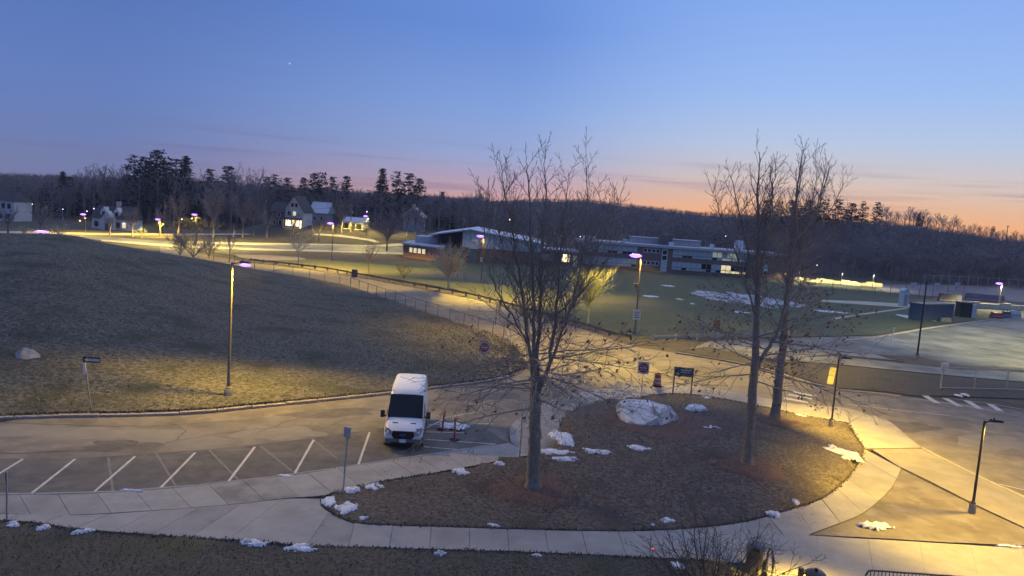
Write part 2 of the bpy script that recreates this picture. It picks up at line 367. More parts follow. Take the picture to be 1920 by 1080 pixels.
# kerb along the far lot edge
def kerb_run(name, px, w, h, m, label, piece, gap=.03, jitter=.0):
    pts = resample([Vector((q.x, q.y, 0)) for q in (G(u, v, h) for u, v in smoothline(px, 6))], piece)
    root = link(name, None); tag(root, label, None, None, 'structure'); root.location = pts[0]
    o0 = pts[0]
    for a, b in zip(pts, pts[1:]):
        d = b-a; L = d.length-gap
        mb = MB(); hh = h+rng.uniform(-jitter, jitter); ww = w
        c = .025
        mb.add([(0, -ww/2, -.03), (L, -ww/2, -.03), (L, ww/2, -.03), (0, ww/2, -.03), (0, -ww/2, hh-c), (L, -ww/2, hh-c), (L, ww/2, hh-c), (0, ww/2, hh-c), (c, -ww/2+c, hh), (L-c, -ww/2+c, hh), (L-c, ww/2-c, hh), (c, ww/2-c, hh)],
               [(0, 1, 5, 4), (1, 2, 6, 5), (2, 3, 7, 6), (3, 0, 4, 7), (4, 5, 9, 8), (5, 6, 10, 9), (6, 7, 11, 10), (7, 4, 8, 11), (8, 9, 10, 11)])
        o = mb.build('kerb_stone', m, root); o.location = a-o0+Vector((0, rng.uniform(-jitter, jitter), 0)); o.rotation_euler = (0, 0, math.atan2(d.y, d.x)+rng.uniform(-.3, .3)*jitter)
CURB = [(-450, 800), (0, 781), (110, 777), (245, 775), (377, 770), (465, 761), (560, 752), (630, 745), (720, 736), (790, 727), (850, 720), (904, 714), (955, 704), (985, 690)]
kerb_run('kerb', CURB, .30, .16, granite, 'row of pale granite kerb stones along the grassy mound', 2.0, .05, .02)
kerb_run('kerb', [(1580, 638), (1640, 631), (1740, 614), (1800, 606), (1870, 597)], .32, .15, concrete_b, 'long pale concrete kerb along the lower lot', 3.0, .03)
kerb_run('kerb', [(1267, 660), (1350, 673), (1435, 690), (1500, 711), (1565, 728), (1660, 737), (1708, 745)], .28, .14, granite, 'stone kerb along the leaf strewn verge', 2.4, .05, .015)

# ------------------------------------------------------------------ the grassy mound
MROWS = [(-450, 800, -450, 432, 76), (0, 781, 0, 437, 80), (110, 777, 130, 441, 85), (245, 775, 200, 456, 92), (377, 770, 300, 473, 100), (465, 761, 400, 490, 107), (560, 752, 480, 505, 110), (630, 745, 566, 519, 110), (720, 736, 647, 534, 106), (790, 727, 720, 561, 95), (850, 720, 795, 586, 85), (904, 714, 840, 603, 80), (955, 704, 927, 630, 72), (985, 690, 968, 655, 66)]
MK = []            # (curb point, crest point, back point)
for cu_, cv_, ku, kv, kd in MROWS:
    c = G(cu_, cv_); c.z = .15; k = D(ku, kv, kd); k.z = max(k.z, .16)
    b = k+Vector((k.x, k.y, 0)).normalized()*(1.2+k.z*3.2); b.z = -.1
    MK.append((c, k, b))
def mound_noise(x, y):
    return .10*math.sin(x*.31+1.3*math.sin(y*.17))*math.cos(y*.23+.7*math.sin(x*.11))+.05*math.sin(x*.9+y*.4)*math.sin(y*.8-x*.3)
MOUND = []
def build_mound():
    nc, nt = 170, 70
    s = np.linspace(0, len(MK)-1, nc)
    A = np.array([[tuple(p) for p in row] for row in MK])    # n,3,3
    # smooth interpolation of the control rows
    def interp(si, k):
        i = int(min(max(math.floor(si), 0), len(MK)-2)); t = si-i
        p = [A[max(min(j, len(MK)-1), 0), k] for j in (i-1, i, i+1, i+2)]
        return .5*((2*p[1])+(-p[0]+p[2])*t+(2*p[0]-5*p[1]+4*p[2]-p[3])*t*t+(-p[0]+3*p[1]-3*p[2]+p[3])*t**3)
    mb = MB()
    for si in s:
        c, k, b = interp(si, 0), interp(si, 1), interp(si, 2)
        for j in range(nt):
            t = j/(nt-11)
            if t <= 1:
                g = 1-(1-t)**1.25; p = c+(k-c)*t; z = c[2]+(k[2]-c[2])*g
                z += mound_noise(p[0], p[1])*min(1, t*5)*min(1, (1-t)*6+.15)*min(1, k[2]/1.2+.15)
            else:
                q = (j-(nt-11))/10; p = k+(b-k)*q; z = k[2]+(b[2]-k[2])*q*q*(3-2*q)
            mb.v.append((p[0], p[1], z)); MOUND.append((p[0], p[1], z))
    for i in range(nc-1):
        for j in range(nt-1): a = i*nt+j; mb.f.append((a, a+nt, a+nt+1, a+1))
    o = mb.build('hill', grass_mound, smooth=True); tag(o, 'broad grassy mound with dead winter turf beside the loop road', kind='structure')
    return o
build_mound()
MARR = np.array(MOUND)
def mound_z(x, y):
    d = (MARR[:, 0]-x)**2+(MARR[:, 1]-y)**2; i = int(d.argmin()); return float(MARR[i, 2]) if d[i] < 4 else 0.0
def on_mound(u, v):
    p = G(u, v)
    d = ray(u, v)
    t = 20.0
    while t < 200:
        q = CAMP+d*t
        if q.z < mound_z(q.x, q.y): return q
        t += .25
    return p

# ------------------------------------------------------------------ island and near lawns
ISLAND = [(722, 902), (680, 910), (640, 920), (618, 928), (604, 938), (606, 948), (616, 957), (637, 970), (663, 979), (702, 983), (805, 986), (960, 991), (1160, 995), (1279, 991), (1377, 981), (1418, 972), (1468, 959), (1513, 945), (1548, 930), (1570, 914), (1587, 897), (1600, 881), (1611, 864), (1620, 842), (1607, 822), (1598, 808), (1588, 793), (1555, 787), (1513, 780), (1480, 773), (1420, 760), (1360, 749), (1324, 743), (1293, 739), (1258, 738), (1222, 741), (1190, 747), (1133, 754), (1090, 765), (1058, 785), (1050, 805), (1070, 832), (1010, 858), (945, 864), (892, 876), (800, 890)]
def island_z(x, y):
    # a gentle dome
    c = G(1200, 830); d = math.hypot((x-c.x)/16, (y-c.y)/11); return .15+.55*max(0, 1-d*d)
def build_dome(name, outline, zf, m, label, h=1.0):
    P = [G(u, v, .15) for u, v in outline]
    bm = bmesh.new(); vs = [bm.verts.new((p.x, p.y, 0)) for p in P]; bm.faces.new(vs)
    xs = [p.x for p in P]; ys = [p.y for p in P]
    x = min(xs)
    while x < max(xs):
        bmesh.ops.bisect_plane(bm, geom=bm.verts[:]+bm.edges[:]+bm.faces[:], plane_co=(x, 0, 0), plane_no=(1, 0, 0)); x += h
    y = min(ys)
    while y < max(ys):
        bmesh.ops.bisect_plane(bm, geom=bm.verts[:]+bm.edges[:]+bm.faces[:], plane_co=(0, y, 0), plane_no=(0, 1, 0)); y += h
    for v in bm.verts:
        edge = v.is_boundary
        v.co.z = .15 if edge else zf(v.co.x, v.co.y)
    bound = [e for e in bm.edges if e.is_boundary]
    r = bmesh.ops.extrude_edge_only(bm, edges=bound)
    for g in r['geom']:
        if isinstance(g, bmesh.types.BMVert): g.co.z = -.04
    bmesh.ops.recalc_face_normals(bm, faces=bm.faces[:])
    if sum(f.normal.z for f in bm.faces) < 0: bmesh.ops.reverse_faces(bm, faces=bm.faces[:])
    bmesh.ops.triangulate(bm, faces=[f for f in bm.faces if len(f.verts) > 4])
    me = bpy.data.meshes.new(name); bm.to_mesh(me); bm.free(); me.materials.append(m); me.shade_smooth(); me.set_sharp_from_angle(angle=R(40))
    o = link(name, me); tag(o, label, kind='structure'); return o
def isl(u, v):
    p = G(u, v, .3)
    for _ in range(4): p = G(u, v, island_z(p.x, p.y))
    return p
build_dome('lawn', ISLAND, lambda x, y: island_z(x, y)+.03*math.sin(x*1.7)*math.sin(y*1.3+x*.4), grass_island, 'brown winter lawn island with three bare trees and a boulder', .8)
LAWN2 = [(-500, 990), (0, 977), (60, 981), (133, 991), (194, 999), (305, 1005), (444, 1013), (520, 1019), (594, 1024), (719, 1028), (960, 1035), (1113, 1041), (1300, 1050), (1420, 1062), (1436, 1120), (1440, 1500), (-500, 1500)]
build_dome('lawn', LAWN2, lambda x, y: .15+.04*math.sin(x*.9+y)*math.sin(y*1.1), grass_near, 'dark grass strip below the lower footpath', 1.2)

# ------------------------------------------------------------------ footpaths: concrete slabs with open joints
def slab_path(name, label, edges_a, edges_b, cuts, m=(None,), z=.15, rows=(0, 1), base=True, skew=None):
    """edges_a / edges_b: pixel polylines along the two sides; cuts: fractions; each slab is its own object."""
    A = [G(u, v, z) for u, v in smoothline(edges_a, 8)]; B = [G(u, v, z) for u, v in smoothline(edges_b, 8)]
    def at(P, t):
        d = [0]
        for a, b in zip(P, P[1:]): d.append(d[-1]+(b-a).length)
        s = t*d[-1]; i = min(max(int(np.searchsorted(d, s))-1, 0), len(P)-2)
        return P[i]+(P[i+1]-P[i])*((s-d[i])/max(d[i+1]-d[i], 1e-6))
    root = link(name, None); tag(root, label, None, None, 'structure'); o0 = at(A, 0); root.location = o0
    mats = [concrete, concrete_b, concrete_c]
    cuts = list(np.linspace(0, 1, cuts+1)) if isinstance(cuts, int) else cuts
    g = .012
    for r0, r1 in zip(rows, rows[1:]):
        for c0, c1 in zip(cuts, cuts[1:]):
            n = 4; lo = []; hi = []
            for k in range(n+1):
                t = c0+(c1-c0)*k/n; a, b = at(A, t), at(B, t)
                lo.append(a+(b-a)*r0); hi.append(a+(b-a)*r1)
            poly = lo+hi[::-1]; cen = sum(poly, Vector())/len(poly)
            pp = []
            for p in poly:
                d = cen-p; pp.append(p+d.normalized()*min(g*1.4, d.length*.2)-o0)
            mb = MB(); dz = rng.uniform(-.006, .006); mb.prism([(p.x, p.y) for p in pp], -.13, dz)
            o = mb.build('paving_slab', mats[rng.choice((0, 0, 0, 0, 1, 1, 2))], root)
    poly = [at(A, t) for t in np.linspace(0, 1, 40)]+[at(B, t) for t in np.linspace(1, 0, 40)]
    mb = MB(); mb.prism([(p.x-o0.x, p.y-o0.y) for p in poly], -.14, -.025); bo = mb.build('bedding', joint, root)
    return root
# along the stalls, from the far left to the tip behind the first tree
slab_path('pavement', 'concrete footpath beside the marked stalls', [(-420, 925), (0, 927), (150, 926), (300, 917), (430, 904), (560, 889), (680, 871), (800, 854), (955, 830)], [(-420, 962), (0, 963), (75, 966), (155, 965), (242, 960), (330, 954), (440, 945), (540, 934), (622, 926)][:9]+[(725, 901), (800, 889), (945, 862), (1000, 852)], 22)
slab_path('pavement', 'wide concrete footpath fork at the lawn tip', [(-420, 962.5), (0, 963.5), (155, 965.5), (330, 954.5), (440, 945.5), (540, 935), (602, 935)], [(-420, 985), (0, 976), (133, 990), (305, 1004), (400, 1010), (444, 1012), (500, 1017)], 12)
slab_path('pavement', 'straight concrete footpath along the lower side of the tree lawn', [(600, 934), (604, 950), (637, 971), (663, 980), (702, 984), (805, 987), (960, 992), (1160, 996), (1279, 992), (1377, 982), (1440, 968)], [(500, 1017), (540, 1020), (570, 1022), (594, 1023), (640, 1025), (719, 1027), (960, 1034), (1113, 1040), (1300, 1049), (1400, 1055), (1490, 1030)], 14)
slab_path('pavement', 'lamplit curved concrete footpath round the end of the tree lawn', [(1440, 968), (1468, 960), (1513, 946), (1548, 931), (1587, 898), (1611, 866), (1621, 842)], [(1490, 1028), (1516, 1003), (1580, 978), (1620, 960), (1662, 925), (1680, 900), (1690, 878)], 7)
slab_path('pavement', 'bright concrete corner slab beside the low black lamp', [(1621, 841), (1608, 822), (1598, 808), (1589, 794)], [(1728, 839), (1703, 819), (1665, 788), (1622, 776)], 2)
slab_path('pavement', 'concrete footpath between the tree lawn and the crossing', [(1590, 793), (1555, 787), (1513, 780), (1480, 773), (1420, 760), (1360, 749), (1324, 743), (1293, 739), (1258, 738), (1222, 741)], [(1622, 776), (1587, 765), (1530, 760), (1480, 756), (1430, 745), (1360, 732), (1330, 727), (1295, 723), (1255, 722), (1215, 726)], 11)
slab_path('pavement', 'concrete footpath with crusted snow behind the first tree', [(1222, 741), (1190, 747), (1133, 754), (1090, 765), (1058, 785), (1050, 805), (1070, 832), (1002, 856)], [(1215, 726), (1160, 728), (1090, 735), (1030, 752), (985, 775), (960, 795), (955, 812), (958, 830)], 9)
slab_path('pavement', 'wide concrete forecourt slabs at the bottom beside the railing', [(1436, 1001), (1516, 1003.5), (1605, 1009), (1692, 1014), (1778, 1019), (1858, 1024), (1960, 1030), (2200, 1044)], [(1442, 1200), (1530, 1200), (1625, 1200), (1730, 1200), (1820, 1200), (1910, 1200), (2010, 1200), (2250, 1200)], 8)
sheet('side_pavement', [(1633, 841), (1726, 841), (1780, 866), (1829, 892), (1920, 934), (2200, 1060), (2200, 1130), (1920, 988), (1828, 945), (1740, 900), (1683, 873)], .10, side_pave, 'pale asphalt strip along the kerb by the lamp', zp=.1, thick=.12)
sheet('gravel_patch', [(1690, 879), (1740, 904), (1828, 948), (1920, 991), (2200, 1136), (2200, 1045), (1920, 1022), (1778, 1016), (1692, 1011), (1605, 1006), (1517, 1002), (1580, 977), (1620, 959), (1662, 925)], .085, dirt_pave, 'brown grey packed triangle with a low black lamp', zp=.1, thick=.1)
kerb_run('kerb', [(1728, 838), (1780, 864), (1829, 889), (1920, 930), (2150, 1030)], .16, .15, concrete_b, 'narrow pale kerb of the lamplit pavement', 2.5, .02)
kerb_run('kerb', [(-420, 922), (0, 925), (150, 924), (300, 915.5), (430, 902.5), (560, 887.5), (680, 869.5), (800, 852), (955, 828.5)], .16, .165, concrete_b, 'pale concrete kerb at the head of the stalls', 3.0, .02)

# ------------------------------------------------------------------ painted markings
def line(name, pairs, w, m, label=None, z=.012, parent=None):
    mb = MB()
    pts = [G(u, v) for u, v in pairs]
    for a, b in zip(pts, pts[1:]):
        d = (b-a).normalized(); n = Vector((-d.y, d.x, 0))*w/2
        k = max(2, int((b-a).length/.35)); L = []
        for i in range(k+1):
            p = a+(b-a)*i/k; e1, e2 = 1+rng.uniform(-.16, .08), 1+rng.uniform(-.16, .08)
            L.append((p-n*e1, p+n*e2))
        for (a1, b1), (a2, b2) in zip(L, L[1:]):
            mb.add([(q.x, q.y, z) for q in (a1, a2, b2, b1)], [(0, 1, 2, 3)])
    o = mb.build(name, m, parent)
    if parent is None: tag(o, label, kind='structure')
    return o
def marks(name, label, lines, w, m, z=.012):
    root = link(name, None); tag(root, label, kind='structure')
    for l in lines: line('painted_line', l, w, m, parent=root, z=z)
marks('stall_markings', 'slanted white stall lines in front of the footpath', [[(-62, 926), (43, 861)], [(59, 925.5), (141, 861)], [(175, 924), (253, 856)], [(301, 915), (366, 849)], [(429, 902), (478, 838)], [(553, 887), (588, 825)], [(672, 871), (693, 811)]], .12, paint_white)
marks('faded_markings', 'faded older lines crossing the stalls', [[(203, 858), (212, 922)], [(293, 850), (330, 912)], [(392, 844), (447, 900)], [(488, 836), (548, 884)], [(585, 823), (632, 860)], [(333, 850), (368, 849)], [(425, 845), (470, 842)]], .10, paint_worn, .010)
marks('hatched_markings', 'white hatch lines beside the parked van', [[(802, 796), (925, 795)], [(798, 810), (870, 812)], [(796, 824), (930, 833)], [(795, 838), (880, 845)], [(800, 802), (842, 782), (900, 772)]], .10, paint_white)
marks('crosswalk_markings', 'white crossing bars between the kerbs by the leaning yellow sign', [[(1487, 735), (1530, 743)], [(1478, 740), (1522, 748)], [(1470, 746.5), (1515, 755)]], .55, paint_white)
marks('crosswalk_markings', 'slanted white bars of the crossing below the white pipe fence', [[(1733, 741), (1757, 756)], [(1772, 747), (1800, 762)], [(1812, 751), (1838, 767)], [(1856, 758), (1876, 771)]], .55, paint_white)
marks('lane_markings', 'thin pale edge lines of the far road', [[(1712, 747), (1775, 756.5), (1835, 765.5), (1910, 780)], [(1790, 748), (1855, 757), (1920, 768)], [(1590, 758), (1650, 765), (1700, 771), (1783, 780)], [(1873, 908), (1920, 919), (2000, 940)]], .10, paint_white)
marks('lane_markings', 'faint white stall lines on the frosty lower lot', [[(1800, 625), (1900, 612)], [(1830, 660), (1940, 640)], [(1745, 668), (1850, 650)]], .10, paint_worn, .014)
tar = mat('tar', (.045, .042, .040), rough=.7)
def crack(px, w=.035):
    pts = []
    for a, b in zip(px, px[1:]):
        for k in range(6):
            t = k/6; pts.append((a[0]+(b[0]-a[0])*t+rng.uniform(-2.5, 2.5), a[1]+(b[1]-a[1])*t+rng.uniform(-1, 1)))
    return pts
croot = link('pavement_cracks', None); tag(croot, 'thin dark cracks wandering over the loop road', kind='structure')
for px in [[(0, 792), (120, 797), (260, 800), (380, 793), (500, 786)], [(200, 830), (290, 838), (330, 826), (350, 806), (310, 790)], [(330, 826), (400, 815), (470, 806), (560, 800)], [(480, 812), (540, 790), (600, 775), (700, 762)], [(0, 850), (100, 848), (220, 843)], [(600, 806), (640, 790), (690, 780)], [(1300, 690), (1380, 715), (1470, 730)], [(1640, 770), (1740, 800), (1850, 830), (1920, 860)], [(1010, 690), (1090, 690), (1180, 684)]]:
    line('crack', crack(px), .045, tar, parent=croot, z=.009)
for cx, cy, sx, sy in [(20, 788, 34, 5), (1830, 640, 30, 3)]:
    pass
sheet('tar_patch', [(0, 788), (36, 781), (30, 786), (6, 792), (-30, 796)], .008, tar, 'black tar patch at the kerb')

patch_a = mat('asphalt_patch', (.185, .165, .135), (.26, .235, .19), .9, .9, .01, 16, contrast=.9)
patch_b = mat('asphalt_patch_dark', (.10, .09, .078), (.15, .135, .115), 1.2, .9, .01, 20)
for k, (c, w, h, m) in enumerate([((330, 822), 90, 16, patch_a), ((120, 812), 150, 14, patch_a), ((520, 812), 70, 14, patch_a), ((620, 775), 80, 9, patch_b), ((210, 836), 60, 9, patch_b), ((1300, 700), 90, 12, patch_b), ((1700, 800), 60, 10, patch_b), ((1860, 830), 60, 16, patch_a), ((1120, 690), 60, 10, patch_a), ((900, 745), 70, 8, patch_b)]):
    rr_ = random.Random(k); pts = []
    for j in range(22):
        a = 2*math.pi*j/22; q = 1+.25*math.sin(2*a+k)+.15*math.sin(5*a)+rr_.uniform(-.12, .12); pts.append((c[0]+w*q*math.cos(a), c[1]+h*q*math.sin(a)))
    sheet('asphalt_patch', pts, .005+.0002*k, m, 'irregular worn patch in the old asphalt')

# ------------------------------------------------------------------ lamps (fixture + its own light)
def light(name, parent, loc, power, color=(1, .63, .065), size=160, blend=.35, radius=.18, tilt=(0, 0), bat=2.3, cap=9.0, shield=0.0):
    """A street luminaire: its output rises towards the sides, as real road lamps do, so that the pool on the ground is even."""
    l = bpy.data.lights.new(name, 'SPOT'); l.energy = power*LAMP; l.color = color; l.spot_size = R(size); l.spot_blend = blend; l.shadow_soft_size = radius
    l.use_nodes = True; nt = l.node_tree; N = nt.nodes; K = nt.links; em = N['Emission']
    tc = N.new('ShaderNodeTexCoord'); sp = N.new('ShaderNodeSeparateXYZ'); K.new(tc.outputs['Normal'], sp.inputs[0])
    ab = N.new('ShaderNodeMath'); ab.operation = 'ABSOLUTE'; K.new(sp.outputs[2], ab.inputs[0])
    mx = N.new('ShaderNodeMath'); mx.operation = 'MAXIMUM'; mx.inputs[1].default_value = .05; K.new(ab.outputs[0], mx.inputs[0])
    pw = N.new('ShaderNodeMath'); pw.operation = 'POWER'; pw.inputs[1].default_value = -bat; K.new(mx.outputs[0], pw.inputs[0])
    mn = N.new('ShaderNodeMath'); mn.operation = 'MINIMUM'; mn.inputs[1].default_value = cap; K.new(pw.outputs[0], mn.inputs[0]); 
    sm = N.new('ShaderNodeMapRange'); sm.interpolation_type = 'SMOOTHSTEP'; sm.inputs[1].default_value = -.15; sm.inputs[2].default_value = .35; sm.inputs[3].default_value = 1-shield; sm.inputs[4].default_value = 1.0; K.new(sp.outputs[1], sm.inputs[0])    # house-side shield
    ml = N.new('ShaderNodeMath'); ml.operation = 'MULTIPLY'; K.new(mn.outputs[0], ml.inputs[0]); K.new(sm.outputs[0], ml.inputs[1]); K.new(ml.outputs[0], em.inputs['Strength'])
    o = link(name, l, parent); o.location = loc; o.rotation_euler = (tilt[0], tilt[1], 0); return o
def lamp_post(u, v, h, label, rz=0, z=0.0, power=5000, style='tall', arm=1.0, p=None, pole=None, color=(1, .63, .065), lit=True, group=None, lens=(.42, .40), size=160, tilt=(0, 0), name='street_lamp', blend=.35, cap=9.0, bat=2.3, shield=0.0):
    p = p or G(u, v, z); pole = pole or pole_tan
    t = thing(name, (p.x, p.y, p.z-.02), label, 'lamp', rz, group)
    r0, r1 = (.10, .065) if style == 'tall' else (.065, .055)
    if h < 5: r0, r1 = .06, .05
    MB().lathe([(r0*2.6, 0), (r0*2.6, .42), (r0*2.3, .5)], 14).build('footing', granite, t, 35)
    MB().lathe([(r0*1.9, .5), (r0*1.9, .56), (r0, .62), (r0, 1.0), ((r0+r1)/2, h/2), (r1, h)], 12).build('pole', pole, t, 35)
    hx = arm
    head = MB()
    MB().tube([(0, 0, h-.12), (hx*.4, 0, h-.03), (hx*.75, 0, h)], [.035, .032, .03], 6).build('arm', pole, t, True)
    hl, hw, hh = (.62, .34, .12) if style == 'tall' else (.58, .30, .09)
    head.add([(hx*.6, -hw*.35, h-.03), (hx*.6+hl, -hw/2, h-.03), (hx*.6+hl, hw/2, h-.03), (hx*.6, hw*.35, h-.03), (hx*.6+.05, -hw*.25, h+hh), (hx*.6+hl-.06, -hw*.38, h+hh*.8), (hx*.6+hl-.06, hw*.38, h+hh*.8), (hx*.6+.05, hw*.25, h+hh)],
             [(0, 3, 2, 1), (4, 5, 6, 7), (0, 1, 5, 4), (1, 2, 6, 5), (2, 3, 7, 6), (3, 0, 4, 7)])
    hd = head.build('lamp_head', dark_metal if style == 'tall' else black_metal, t)
    cx = hx*.6+hl*.58
    MB().lathe([(.035, h+hh*.8), (.035, h+hh*.8+.09)], 8, (hx*.6+.18, 0)).build('photocell', black_metal, hd)
    if lit:
        a, b = lens
        MB().lathe([(a*.45, h-.03-b), (a*.85, h-.03-b*.7), (a, h-.035)], 16, (cx, 0)).build('lens', lamp_glow, hd, True)
        if b > .1: MB().lathe([(a*1.02, h-.05), (a*1.75, h-.10-b*.3), (a*1.02, h-.12-b*.7)], 16, (cx, 0)).build('halo_ring', halo_violet, hd, True)  # glowing ring added to imitate a violet glare halo
        light('lamp_light', t, (cx, 0, h-.14-b), power, color, size, blend, tilt=tilt, cap=cap, bat=bat, shield=shield)
    return t
PI = math.pi
def pole_h(ub, vb, vt, z=0.0):   # height of a pole whose foot is on the ground and whose top shows at row vt
    p = G(ub, vb, z); lo, hi = 0.0, 40.0
    for _ in range(40):
        m = (lo+hi)/2; q = p+Vector((0, 0, m))-CAMP; v = 540-FPX*q.dot(up)/q.dot(fwd)
        if v > vt: lo = m
        else: hi = m
    return lo
pA = on_mound(428, 742)
lamp_post(428, 742, 8.3, 'tall tan lamp post on the kerb side of the grassy mound', rz=R(6), p=pA, lens=(.20, .12), power=5000, arm=.7, size=164, tilt=(R(-26), 0), blend=1.0)
lamp_post(1190, 627, 9.1, 'tall lit lamp post with a white notice beside the log rail', rz=PI, power=4200, arm=.5, size=156, blend=.25, bat=2.8, cap=22, shield=.75)
lamp_post(902, 531, pole_h(902, 531, 441), 'tall lit lamp post on the lawn before the gym', rz=PI, power=3000, arm=.5, size=158, blend=.15, bat=3.0, cap=42, shield=.95)
lamp_post(622, 488, pole_h(622, 488, 417), 'tall lit lamp post near the pale asphalt pad', rz=PI, power=3000, arm=.4, size=158, blend=.15, bat=3.0, cap=42, shield=.55)
lamp_post(1719, 673, pole_h(1719, 673, 527), 'tall unlit black lamp post at the lower lot', rz=R(20), pole=black_metal, arm=.5, lit=False)
lamp_post(1558, 800, pole_h(1558, 800, 672), 'low black lamp post at the crossing corner of the tree lawn', rz=R(8), pole=black_metal, arm=.45, style='low', power=2500, lens=(.10, .012), z=.15, size=150, tilt=(0, R(-26)), blend=.8)
lamp_post(1822, 962, pole_h(1822, 962, 788, .09), 'low black lamp post on the packed gravel triangle', rz=R(4), pole=black_metal, arm=.45, style='low', power=2100, lens=(.10, .012), z=.09, size=158, tilt=(0, R(-6)))
lamp_post(1873, 574, pole_h(1873, 574, 530), 'lit lamp post behind the yellow wall of the ball court', rz=PI, power=2600, arm=.4, color=(1, .86, .42), size=160, tilt=(R(12), 0))
lamp_post(160, 437, pole_h(160, 438, 401, 0), 'slim lit lamp post beside the dormered white house', rz=PI, power=2500, arm=.4, z=0)
lamp_post(368, 455, pole_h(368, 455, 401), 'lit lamp post behind the dark leafless thicket', rz=PI, power=5500, arm=.4, color=(1, .72, .16), size=166, bat=2.8, cap=40)
lamp_post(299, 441, pole_h(299, 441, 410), 'short lit lamp post under the tall pines', rz=PI, power=2500, arm=.3)
q = D(86, 432, 108); lamp_post(0, 0, q.z, 'lamp showing just over the crest of the grassy mound', rz=PI, p=Vector((q.x, q.y, 0)), power=1800, arm=.4, lens=(.55, .34))
lamp_post(687, 447, pole_h(687, 447, 404), 'lit lamp post by the long white garage', rz=PI, power=2600, arm=.3, color=(1, .74, .18), size=162, bat=2.8, cap=40)
lamp_post(2035, 668, 9.0, 'tall lit lamp post standing over the lower lot', rz=PI, power=4200, arm=.5, color=(1, .86, .36), size=160)
# the floodlight whose top shows at the very bottom, lighting the forecourt
q = D(1522, 1069, 23.0)
t = thing('floodlight', (q.x, q.y, .13), 'black floodlight on a short post over the forecourt slabs', 'floodlight')
MB().lathe([(.12, 0), (.12, .03), (.04, .05), (.04, q.z-.35)], 10).build('pole', black_metal, t, 35)
MB().box(-.42, -.28, -.06, .06, q.z-.55, q.z-.08).box(-.28, -.05, -.03, .03, q.z-.28, q.z-.22).build('bracket', black_metal, t)
MB().lathe([(.10, q.z-.4), (.33, q.z-.34), (.35, q.z-.25), (.28, q.z-.18), (.06, q.z-.15), (.05, q.z-.05)], 18, (.15, 0)).build('lamp_head', black_metal, t, 40)
light('lamp_light', t, (.15, 0, q.z-.46), 800, size=160)

# ------------------------------------------------------------------ signs
def post(t, h, m=galv, w=.05): MB().box(-w/2, w/2, -w/2, w/2, 0, h).build('post', m, t)
def board(name, w, h, zc, m, t, y=-.04, th=.012, r=.04):
    pts = []
    for cx, cz, a0 in ((w/2-r, h/2-r, 0), (-w/2+r, h/2-r, 90), (-w/2+r, -h/2+r, 180), (w/2-r, -h/2+r, 270)):
        for k in range(4): a = R(a0+30*k); pts.append((cx+r*math.cos(a), zc+cz+r*math.sin(a)))
    return MB().yprism(pts, y-th, y).build(name, m, t)
def disc(name, rad, zc, m, t, y, sy=1.0, n=24):
    return MB().yprism([(rad*math.cos(2*PI*k/n), zc+rad*sy*math.sin(2*PI*k/n)) for k in range(n)], y-.004, y).build(name, m, t)
def do_not_enter(p, label, rz, h, s=.78):
    t = thing('do_not_enter_sign', p, label, 'sign', rz)
    post(t, h); zc = h-s/2+.02
    b = board('sign_board', s, s*1.12, zc, sign_white, t)
    disc('red_disc', s*.46, zc, sign_red, b, -.053)
    MB().box(-s*.33, s*.33, -.061, -.058, zc-s*.055, zc+s*.055).build('white_bar', sign_white, b)
    lettering('lettering', 'DO NOT', s*.20, sign_white, b, (0, -.060, zc+s*.20)); lettering('lettering', 'ENTER', s*.20, sign_white, b, (0, -.060, zc-s*.20))
    return t
p = on_mound(905, 697); do_not_enter(p, 'lamplit do not enter sign standing on the edge of the mound', R(6), pole_h(905, 697, 643))
p = G(1202, 742, .2); do_not_enter(p, 'shaded do not enter sign beside the big boulder', R(-14), pole_h(1202, 742, 680, .2))
# one way sign with a small plate below
p = on_mound(172, 773); t = thing('one_way_sign', p, 'leaning post with a black one way arrow and narrow red plate', 'sign', R(5))
hh = pole_h(172, 773, 676); MB().tube([(0, 0, 0), (-.42, .05, hh)], .03, 6).build('post', galv, t)
b = MB().box(-.46, .44, -.045, -.03, hh-.13, hh+.17).build('sign_board', black_metal, t)
MB().yprism([(-.40, hh+.02), (-.24, hh+.14), (-.24, hh+.09), (.40, hh+.09), (.40, hh-.05), (-.24, hh-.05), (-.24, hh-.10)], -.052, -.048).build('arrow', sign_white, b)
lettering('lettering', 'ONE WAY', .12, black_metal, b, (.09, -.054, hh+.02))
MB().box(-.50, -.34, -.02, .0, hh-.85, hh-.22).build('narrow_plate', sign_white, t); MB().box(-.53, -.505, -.02, .0, hh-.85, hh-.22).build('red_edge', sign_red, t)
# plain post signs
def plain_sign(name, u, v, vt, w, h, m, label, rz=0, z=0.0, lean=0.0, postm=galv, marks_=None, boards=1, p=None):
    p = p or G(u, v, z); hh = pole_h(u, v, vt, z)
    t = thing(name, p, label, 'sign', rz); t.rotation_euler = (0, lean, rz)
    post(t, hh, postm)
    for k in range(boards):
        zc = hh-h/2-k*(h+.03); b = board('sign_board', w, h, zc, m, t)
        if marks_:
            for dz in (.22, .02, -.2): MB().box(-w*.3, w*.3, -.056, -.053, zc+dz*h-.02, zc+dz*h+.02).build('marking', marks_, b)
    return t
plain_sign('parking_sign', 643, 925, 800, .32, .46, sign_back, 'grey parking sign on a slim post at the lawn tip', R(-15), .15, R(2))
plain_sign('parking_sign', 974, 858, 752, .14, .40, sign_white, 'slim post with a narrow pale plate in front of the snowy path', R(60), .15)
plain_sign('sign_post', 13, 976, 885, .05, .3, sign_back, 'thin bare post by the small snow clumps', 0, .15)
plain_sign('crossing_sign', 1547, 757, 688, .60, .62, sign_yellow, 'leaning pale yellow crossing sign with two boards by the crossing', R(20), .15, R(7), pole_tan, boards=2)
